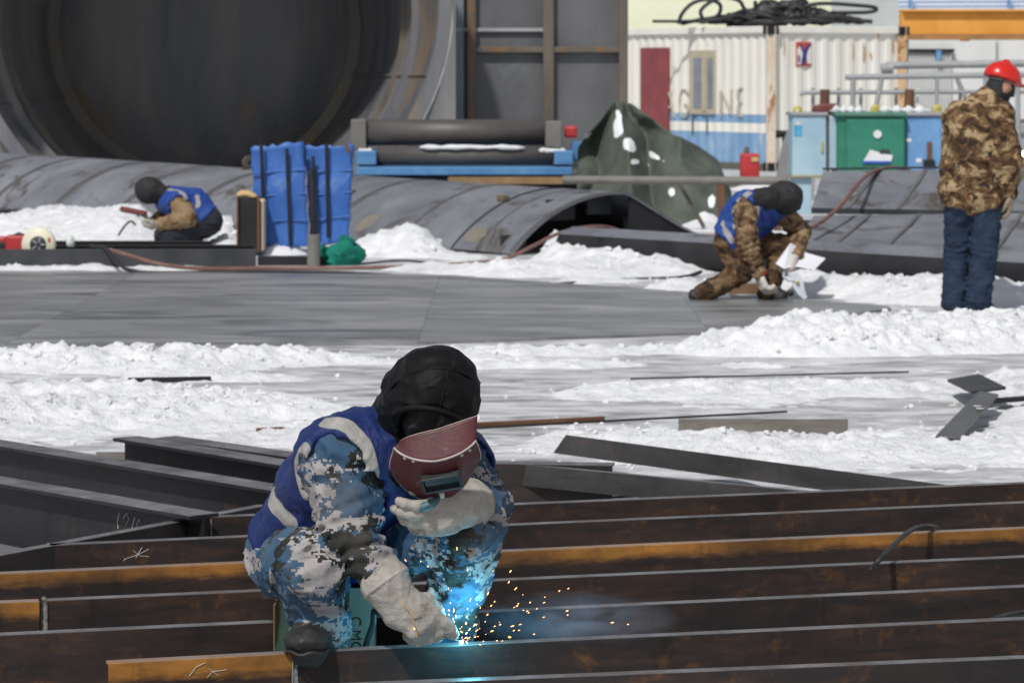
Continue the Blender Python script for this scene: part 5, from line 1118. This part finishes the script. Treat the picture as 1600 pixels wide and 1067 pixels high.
# ---------------- hand shield
def shield():
    d0 = 8.27; C = P(679, 720, d0); n_ = Vector((-.05, -.76, -.64)).normalized(); r_ = Vector((.95, .06, .27)); r_ = (r_ - n_ * r_.dot(n_)).normalized(); u_ = r_.cross(n_).normalized()
    if u_.z < 0: u_ = -u_
    RED = surf('maroon_fibre_shield', (.045, .007, .009), (.09, .014, .016), 10, (.35, .6), 0, .5, .25, 90, wear=(.10, .075, .07), wthr=.62, wscale=22)
    o = thing('welding_mask', 'maroon hand held welding mask in front of the welder face', 'welding mask', tuple(C))
    def sp(u, v):     # u -1..1 around, v: 0 crease .. 1 bottom; negative = top flap
        a = u * 1.12; base = r_ * (.120 * math.sin(a)) + n_ * (.085 * (math.cos(a) - 1))
        if v >= 0:
            w_ = 1 + .10 * math.sin(v * math.pi); ln = .175 * v * (1 - .40 * u * u * v)
            return C + base * w_ * (1 + .03 * v) - u_ * ln - n_ * (.02 * v * v) - u_ * (-.012 * abs(u)) - r_ * (.028 * v)
        k_ = -v; return C + base * (1 - .04 * k_) + (u_ * .55 - n_ * .83) * (.082 * k_ * (1 - .50 * u * u + .30 * u)) + u_ * (.012 * abs(u)) + r_ * (.012 * k_)
    def grid(v0, v1, nu=24, nv=12):
        V = [sp(-1 + 2 * i / nu, v0 + (v1 - v0) * j / nv) for j in range(nv + 1) for i in range(nu + 1)]
        return V, [(j * (nu + 1) + i, j * (nu + 1) + i + 1, (j + 1) * (nu + 1) + i + 1, (j + 1) * (nu + 1) + i) for j in range(nv) for i in range(nu)]
    for nm_, v0, v1, mt in (('front_shield', 0, 1, RED), ('top_flap', 0, -1, RED)):
        m = MB(); m.add(*grid(v0, v1), 0, True); ob = m.build(nm_, mt, o); s_ = ob.modifiers.new('s', 'SOLIDIFY'); s_.thickness = .003; s_.offset = 0
    EDGE = surf('worn_fibre_edge', (.30, .26, .24), (.48, .43, .40), 30, (.6, .8), 0, .4, .4)
    m = MB(); m.tube([sp(-1 + i / 12, 0) + n_ * .001 for i in range(25)], .0032, 6); m.build('crease_binding', EDGE, o)
    rimp = [sp(-1, v) for v in np.linspace(0, 1, 10)] + [sp(u, 1) for u in np.linspace(-1, 1, 22)][1:] + [sp(1, v) for v in np.linspace(1, 0, 10)][1:]
    m = MB(); m.tube(rimp, .0024, 6); m.build('edge_binding', EDGE, o)
    m = MB(); m.tube([sp(u, -1) for u in np.linspace(-1, 1, 24)], .0016, 6); m.build('edge_binding', EDGE, o)
    for u in (-.62, -.42, .55, .75): m = MB(); m.lathe([(0, .004), (.004, .003), (.006, 0)], sp(u, .05 if u < 0 else .06), n_, 8); m.build('rivet', EDGE, o)
    # window frame
    FRM = plain('dark_window_frame', (.012, .014, .016), .55); GLS = plain('green_filter_glass', (.01, .03, .035), .08, 0, .8, bump=0)
    c = sp(.12, .42) + n_ * .012; ax = (sp(.5, .42) - sp(-.3, .42)).normalized(); ay = n_.cross(ax).normalized(); Mx = Matrix((ax, ay, n_)).transposed()
    w = MB()
    for s in (-1, 1): w.box(c + ay * (.023 * s), (.104, .007, .020), Mx); w.box(c + ax * (.049 * s), (.007, .053, .020), Mx)
    fr = w.build('window_frame', FRM, o, bevel=.002); m = MB(); m.box(c - n_ * .004, (.090, .040, .006), Mx); m.build('filter_glass', GLS, fr)
    m = MB(); m.tube([sp(.1, .62) + n_ * .02, sp(.12, .72) + n_ * .022], .007, 8); m.build('window_catch', plain('pale_catch', (.35, .36, .33), .4), o)
    # handle under the shield, inside the fist
    m = MB(); m.tube([sp(.05, .96) - n_ * .005, P(668, 790, 8.34), P(640, 800, 8.42), P(626, 800, 8.43)], [.011, .012, .013, .012], 10); m.build('handle', plain('teal_grip', (.05, .12, .14), .5), o)
shield()
# ---------------- electrode holder, arc, sparks, smoke
tip = P(721, 1003, 8.50)
o = thing('electrode_holder', 'electrode holder with its rod gripped in the front welder glove', 'welding tool', tuple(P(665, 985, 8.46)))
m = MB(); m.tube([P(640, 975, 8.47), P(655, 984, 8.46), P(676, 992, 8.47)], [.013, .016, .014], 10); m.build('grip', RUBBER, o)
m = MB(); m.tube([P(676, 992, 8.47), P(694, 994, 8.485)], [.011, .008], 8); m.build('jaw', plain('brass_jaw', (.3, .25, .14), .35, .6), o)
m = MB(); m.tube([P(690, 992, 8.49), tip], .0022, 6); m.build('rod', plain('grey_rod', (.3, .3, .3), .5), o)
cable('rubber_cable', 'dark welding lead hanging from the welder glove down past the carton', [P(640, 975, 8.47), P(600, 960, 8.55), P(585, 955, 8.6), P(583, 975, 8.6), P(574, 1000, 8.6), P(566, 1030, 8.6), P(560, 1060, 8.62)], .009, plain('dark_teal_cable', (.02, .045, .055), .5))
arc = MB(); arc.lathe([(0, -.006), (.0045, -.003), (.0045, .003), (0, .006)], tip, n=10); props(arc.build('welding_arc', m_emit('arc_glow', (.35, .85, 1.0), 60)), 'bright blue white welding arc at the tip of the rod', 'arc', kind='stuff')
al = bpy.data.lights.new('arc_light', 'POINT'); al.energy = 3.0; al.color = (.16, .72, 1.0); al.shadow_soft_size = .025
ao = bpy.data.objects.new('arc_light', al); COL.objects.link(ao); ao.location = tip + Vector((.025, .03, .025))
sp_m = m_emit('spark_glow', (1.0, .42, .12), 7); r = random.Random(21); m = MB()
for i in range(105):
    if i < 78:
        a = r.uniform(.05, 2.2); q = abs(r.gauss(.04, .075)) + .01; c = tip + Vector((math.cos(a) * q * 1.3, r.uniform(-.05, .05), max(.0, math.sin(a) * q * .8)))
    else:
        px, py = r.choice([(740, 940), (760, 930), (740, 950), (830, 960), (800, 940), (860, 930), (905, 965), (690, 900)]); c = P(px + r.gauss(0, 45), py + r.gauss(0, 28), 8.36 + r.uniform(-.05, .06))
    d = (c - tip).normalized() * r.uniform(.001, .005); w_ = r.uniform(.0005, .0011); m.tube([c - d, c, c + d], [w_ * .3, w_, w_ * .3], 5)
props(m.build('welding_sparks', sp_m), 'orange welding sparks flying around the rod tip', 'sparks', kind='stuff')
def smoke():
    k = N('welding_fume'); t = k.t; t.nodes.remove(k.b); v = k.n('ShaderNodeVolumePrincipled'); v.inputs['Color'].default_value = (.62, .72, .9, 1)
    n = k.noise(k.mp((2.2, 3, 6)), 2.6, 4, .6, .6); g = k.n('ShaderNodeVectorMath', operation='LENGTH'); k.l(k.mp((1 / .30, 1 / .12, 1 / .085)), g.inputs[0])
    fall = k.math('SUBTRACT', 1.0, g.outputs['Value'], True); dn = k.math('MULTIPLY', k.math('MULTIPLY', k.math('SUBTRACT', n, .38, True), fall), 30.0); k.l(dn, v.inputs['Density'])
    k.l(v.outputs[0], t.nodes['Material Output'].inputs['Volume'])
    c = P(895, 968, 8.72); m = MB(); pr = [(math.sin(a) * .30, -math.cos(a) * .30) for a in np.linspace(.001, math.pi - .001, 12)]
    m.lathe(pr, (0, 0, 0), (1, 0, 0), 16); me = mesh('welding_smoke', [(p.x, p.y * .4, p.z * .28) for p in m.v], m.f); ob = link('welding_smoke', me, k.m, loc=(0, 0, 0)); ob.location = c
    props(ob, 'thin bluish welding smoke drifting right of the welder', 'smoke', kind='stuff')
smoke()
# ---------------- carton he sits on
def carton():
    d = 8.80; x0, x1 = P(436, 0, d).x, P(583, 0, d).x; zt = P(0, 918, d).z
    GRN = surf('grey_green_carton', (.24, .25, .20), (.31, .32, .26), 8, (.7, .9), 0, .3, .2, 50); BRN = surf('brown_cardboard', (.30, .20, .11), (.42, .30, .18), 9, (.8, .95), 0, .2, .3, 60)
    o = thing('carton', 'grey green printed carton the welder sits on', 'carton', ((x0 + x1) / 2, d + .15, 0)); t = .006
    m = MB(); m.box(((x0 + x1) / 2, d, zt / 2), (x1 - x0, t, zt)); m.build('front_panel', GRN, o); m = MB(); m.box((x1 - t / 2, d + .15, zt / 2), (t, .29, zt)); m.build('side_panel', GRN, o); m = MB(); m.box((x0 + t / 2, d + .15, zt / 2), (t, .29, zt)); m.build('side_panel', BRN, o); m = MB(); m.box(((x0 + x1) / 2, d + .3, zt / 2), (x1 - x0, t, zt)); m.build('back_panel', BRN, o)
    m = MB(); m.box(((x0 + x1) / 2, d + .15, zt - .02), (x1 - x0 - .02, .28, .01)); m.build('lid', BRN, o)
    m = MB(); a, b = P(427, 940, d - .06), P(452, 925, d - .02); m.prism([P(427, 945, d - .10), P(440, 930, d - .05), P(452, 925, d - .01), P(447, 1080, d - .01), P(427, 1080, d - .10)], (.004, .004, 0)); m.build('flap', BRN, o)
    cu = bpy.data.curves.new('printed_text', 'FONT'); cu.body = 'C.MGS-'; cu.size = .040; cu.extrude = .0006; cu.align_x = 'LEFT'
    tob = bpy.data.objects.new('printed_text', cu); COL.objects.link(tob); tob.parent = o; q = P(549, 962, d - .0045); tob.location = INV[o.name] @ q; tob.rotation_euler = (R(90), R(90), 0); dg = bpy.context.evaluated_depsgraph_get(); me = bpy.data.meshes.new_from_object(tob.evaluated_get(dg)); bpy.data.objects.remove(tob)
    tob = bpy.data.objects.new('printed_text', me); COL.objects.link(tob); tob.parent = o; tob.location = INV[o.name] @ q; tob.rotation_euler = (R(90), R(90), 0); me.materials.clear(); me.materials.append(plain('dark_print_ink', (.03, .035, .03), .7))
carton()
# ---------------- standing man in camouflage jacket
def stander():
    d = 23.1
    J = dict(nk=(1548, 152, d), sr=(1560, 184, d - .05), sl=(1498, 186, d + .02), hr=(1543, 318, d), hl=(1499, 318, d), er=(1578, 252, d - .06), wr=(1577, 300, d - .02), el=(1490, 262, d + .10), wl=(1520, 292, d + .3), mid=(1522, 240, d),
             kr=(1537, 400, d - .05), ar=(1528, 470, d - .05), tr=(1545, 480, d - .03), kl=(1496, 400, d + .08), al=(1491, 473, d + .05), tl=(1499, 481, d + .16))
    hc = np.array(P(1563, 136, d)); f = nrm((.86, .42, -.30)); u = nrm(np.array((0, 0, 1.)) - f * f[2]); lat = np.cross(f, u); M = np.stack([lat, f, u], 1)
    head = [ell(hc, (.076, .098, .118), M, 'mask', .03), cone(hc + f * .09 - u * .005, hc + f * .115 - u * .03, .012, .018, 'mask', .02), ell(hc + f * .06 - u * .085, (.045, .04, .04), M, 'mask', .03), ell(hc + lat * .074, (.012, .028, .034), M, 'skin', .01), ell(hc - lat * .074, (.012, .028, .034), M, 'skin', .01), ell(hc + f * .07 + u * .02, (.055, .03, .018), M, 'skin', .02),
            cone(P(1534, 172, d), P(1543, 160, d), .12, .105, 'jacket', .04), cone(P(1545, 158, d), P(1556, 148, d), .085, .075, 'collar', .02)]
    BLK = plain('black_knit', (.02, .02, .021), .85)
    o, j, pr, V = human('person', 'standing man in brown camouflage jacket, jeans and red helmet seen from behind', J, dict(sh=.105, el=.088, wr=.062, hip=.106, kn=.092, an=.084, waist=.165, chest=.175, ft=.046), [WOOD1, JEANS, SKIN, BROWNB, BLK, BLK], ['jacket', 'trouser', 'skin', 'boot', 'mask', 'collar'], .012, tuple(P(1510, 487, d).xy) + (0,), fold=.018, seed=3, extra=head, torso_k=.08)
    # jacket hem skirt
    sk = [cone(np.array(P(1495, 296, d)), np.array(P(1548, 296, d)), .13, .13, 'j', .05), cone(np.array(P(1495, 260, d)), np.array(P(1550, 260, d)), .125, .125, 'j', .05)]
    hp = np.array(P(1520, 308, d))
    me, V, _ = sculpt('jacket_hem', sk, .012, fold=.016, cut=lambda X, v: np.maximum(v, hp[2] - X[:, 2] + .01 * np.sin(X[:, 0] * 30)), seed=6); link('jacket_hem', me, WOOD1, o)
    me, V, _ = sculpt('glove', hand_prims(P(1577, 303, d - .02), (.05, .05, -1), (-.9, .2, 0), -1, (.35, .5, .4), 1.1, .015), .007); link('glove', me, surf('brown_glove', (.20, .15, .10), (.30, .24, .17), 9), o)
    hh = hc + u * .062
    cutp = lambda X, v: np.maximum(v, -((X - (hh - u * .012)) @ u))
    me, V, _ = sculpt('helmet', [ell(hh, (.122, .148, .125), M, 'h', .02), cone(hh + u * .01 - f * .12, hh + u * .118 + f * .0, .012, .02, 'h', .03), cone(hh + u * .118, hh + u * .02 + f * .14, .02, .012, 'h', .03)], .008, cut=cutp)
    HEL = plain('red_helmet_plastic', (.62, .022, .016), .28, 0, .5, .15, 3, 0); he = link('helmet', me, HEL, o)
    me, V, _ = sculpt('brim', [ell(hh - u * .008 + f * .05, (.118, .15, .010), M, 'h', .01)], .005); link('brim', me, HEL, he)
    me, V, _ = sculpt('headband', [ell(hc + u * .04, (.086, .106, .03), M, 'h', .01)], .007); link('headband', me, plain('grey_headband', (.2, .19, .17), .7), he)
stander()
# ---------------- worker kneeling on the steel floor
def kneeler():
    d = 24.2
    J = dict(nk=(1205, 312, d), sr=(1163, 322, d - .16), sl=(1215, 326, d + .17), hr=(1139, 378, d - .10), hl=(1150, 380, d + .10), er=(1168, 378, d - .24), wr=(1186, 426, d - .22), el=(1252, 362, d + .15), wl=(1243, 398, d - .02), mid=(1158, 345, d),
             kr=(1160, 425, d - .16), ar=(1100, 458, d - .12), tr=(1086, 462, d - .12), kl=(1225, 385, d + .12), al=(1199, 457, d - .02), tl=(1222, 464, d - .06))
    o, j, pr, V = human('person', 'worker in brown camouflage and blue vest kneeling over the floor with a sheet of paper', J, dict(sh=.082, el=.075, wr=.058, hip=.115, kn=.085, an=.066, waist=.12, chest=.13, ft=.052), [WOOD3, WOOD2, LEATHERF, BOOT], ['jacket', 'trouser', 'skin', 'boot'], .012, tuple(G(1170, 470).xy) + (0,), fold=.016, seed=5, extra=[ell(P(1226, 312, d), (.085, .10, .11), None, 'skin', .03)])
    vest(o, j, pr, .011, (1128, 372, d), (-.75, 0, -.66), VESTF, [[(1172, 296), (1150, 312), (1144, 335), (1152, 352)], [(1125, 345), (1130, 360), (1146, 372)], [(1182, 325), (1187, 338), (1180, 352)]], .023, fold=.016, arm=.088, grow=.022)
    hood(o, (1230, 309, d), (.75, -.12, -.66), (.112, .125, .125), [((1222, 308, d), (1186, 311, d - .10), .105, .08), ((1196, 312, d - .12), (1172, 315, d - .19), .075, .058)], .010, LEATHERF, open_=False, seam=False)
    for nm_, w_, fw, pn, th in (('glove', (1186, 430, d - .22), (.35, -.1, -.9), (.8, .3, .2), -1), ('glove', (1243, 400, d - .04), (-.25, -.1, -.95), (-.7, .2, .1), 1)):
        me, V, _ = sculpt(nm_, hand_prims(P(*w_), fw, pn, th, (.6, .7, .5), 1.12, .017), .007, fold=.006, fs=20); link(nm_, me, GLOVEF, o)
    m = MB(); q = j['wr']; m.lathe([(.056, -.01), (.06, 0), (.056, .012)], q + np.array((0.005, 0, -.01)), (.3, 0, -.9), 14); m.build('red_cuff', REDP, o)
    PAP = plain('white_paper', (.74, .75, .80), .8, var=.05, bump=0)
    V = [P(x, y, dd) for x, y, dd in ((1212, 412, d - .12), (1235, 380, d - .06), (1262, 396, d), (1290, 404, d + .02), (1272, 422, d - .06), (1240, 416, d - .1), (1225, 420, d - .14))]
    m = MB(); m.prism(V, (0, .004, .002)); props(m.build('paper_sheet', PAP), 'white drawing sheet bent in the kneeling worker hand', 'paper')
    WT = plain('white_blue_metal', (.62, .67, .72), .4, 0, .5, .15)
    o = thing('marking_clamp', 'white metal clamp tool standing under the paper by the kneeling worker', 'tool', tuple(G(1250, 468).xy) + (.02,)); dd = d - .1
    m = MB(); m.prism([P(x, y, dd) for x, y in ((1228, 426), (1246, 424), (1256, 440), (1258, 455), (1262, 466), (1256, 469), (1246, 460), (1238, 448), (1240, 440))], (0, .04, 0)); m.build('body', WT, o, bevel=.008)
    m = MB(); m.tube([P(1226, 422, dd), P(1224, 432, dd), P(1232, 438, dd), P(1240, 438, dd)], .012, 8); m.build('lever', WT, o); m = MB(); m.lathe([(0, -.02), (.025, -.02), (.025, .02), (0, .02)], P(1235, 458, dd), (0, -1, 0), 12); m.build('knob', RUBBER, o); m = MB(); m.lathe([(0, -.01), (.014, -.01), (.014, .01), (0, .01)], P(1246, 441, dd - .01), (0, -1, 0), 10); m.build('bolt', surf('brass_bolt', (.4, .33, .08), (.5, .42, .14), 9), o)
kneeler()
# ---------------- crouching welder at left, far
def croucher():
    d = 31.3
    J = dict(nk=(262, 300, d), sr=(280, 318, d - .16), sl=(262, 312, d + .16), hr=(326, 346, d - .10), hl=(318, 350, d + .12), er=(292, 342, d - .28), wr=(252, 350, d - .25), el=(262, 340, d + .2), wl=(240, 346, d + .1), mid=(302, 322, d),
             kr=(268, 366, d - .18), ar=(310, 388, d - .1), tr=(288, 392, d - .1), kl=(258, 370, d + .14), al=(300, 388, d + .14), tl=(280, 392, d + .14))
    o, j, pr, V = human('person', 'crouching welder far left in blue vest and black hood, bent over his work', J, dict(sh=.10, el=.088, wr=.06, hip=.135, kn=.105, an=.08, waist=.13, chest=.14), [surf('tan_work_jacket', (.17, .105, .055), (.30, .21, .125), 10, (.85, .95), 0, .2, .6, 22, wear=(.10, .055, .03), wthr=.56, wscale=6, bdist=.02), DARKCLOTH, LEATHERF, BOOT], ['jacket', 'trouser', 'skin', 'boot'], .014, tuple(G(290, 386).xy) + (0,), fold=.018, seed=7, extra=[ell(P(236, 300, d), (.085, .10, .11), None, 'skin', .03)])
    vest(o, j, pr, .013, (330, 334, d), (.72, .0, -.69), VESTF, [[(262, 292), (285, 296), (296, 310), (290, 330)], [(310, 302), (312, 315), (298, 334)]], .024, fold=.016, arm=.105, grow=.022)
    hood(o, (231, 297, d), (-.72, -.1, -.68), (.125, .135, .135), [((240, 299, d), (262, 308, d), .11, .085)], .012, LEATHERF, open_=False, seam=False)
    me, V, _ = sculpt('glove', hand_prims(P(250, 350, d - .25), (-.9, 0, -.25), (0, .3, .9), -1, (.5, .6, .5), 1.1, .017), .009); link('glove', me, GLOVE, o)
    o = thing('welding_mask', 'small dark red welding mask held by the crouching far welder', 'welding mask', tuple(P(210, 340, d - .1))); V = []
    for jn in range(7):
        for i in range(13):
            a = -1.1 + 2.2 * i / 12; V.append(P(210, 330, d - .15) + Vector((-.13 + .26 * jn / 6, -.11 * math.cos(a) + .05, .05 - .05 * jn / 6 - .10 * math.sin(a) * .32 - .03)))
    m = MB(); m.add(V, [(r_ * 13 + i, r_ * 13 + i + 1, r_ * 13 + 14 + i, r_ * 13 + 13 + i) for r_ in range(6) for i in range(12)], 0, True); ob = m.build('shield', surf('maroon_small_shield', (.12, .02, .02), (.19, .04, .035), 8), o); s_ = ob.modifiers.new('s', 'SOLIDIFY'); s_.thickness = .006
    m = MB(); m.tube([P(222, 336, d - .2), P(240, 348, d - .24)], .016, 8); m.build('handle', RUBBER, o)
croucher()
# far arc beyond the standing man
q = P(1596, 241, 42.6); m = MB(); m.lathe([(0, -.05), (.035, -.03), (.04, 0), (.03, .03), (0, .05)], q, n=10); props(m.build('welding_arc', m_emit('far_arc_glow', (1, .75, .5), 12)), 'small orange white welding glow beyond the standing man', 'arc', kind='stuff')
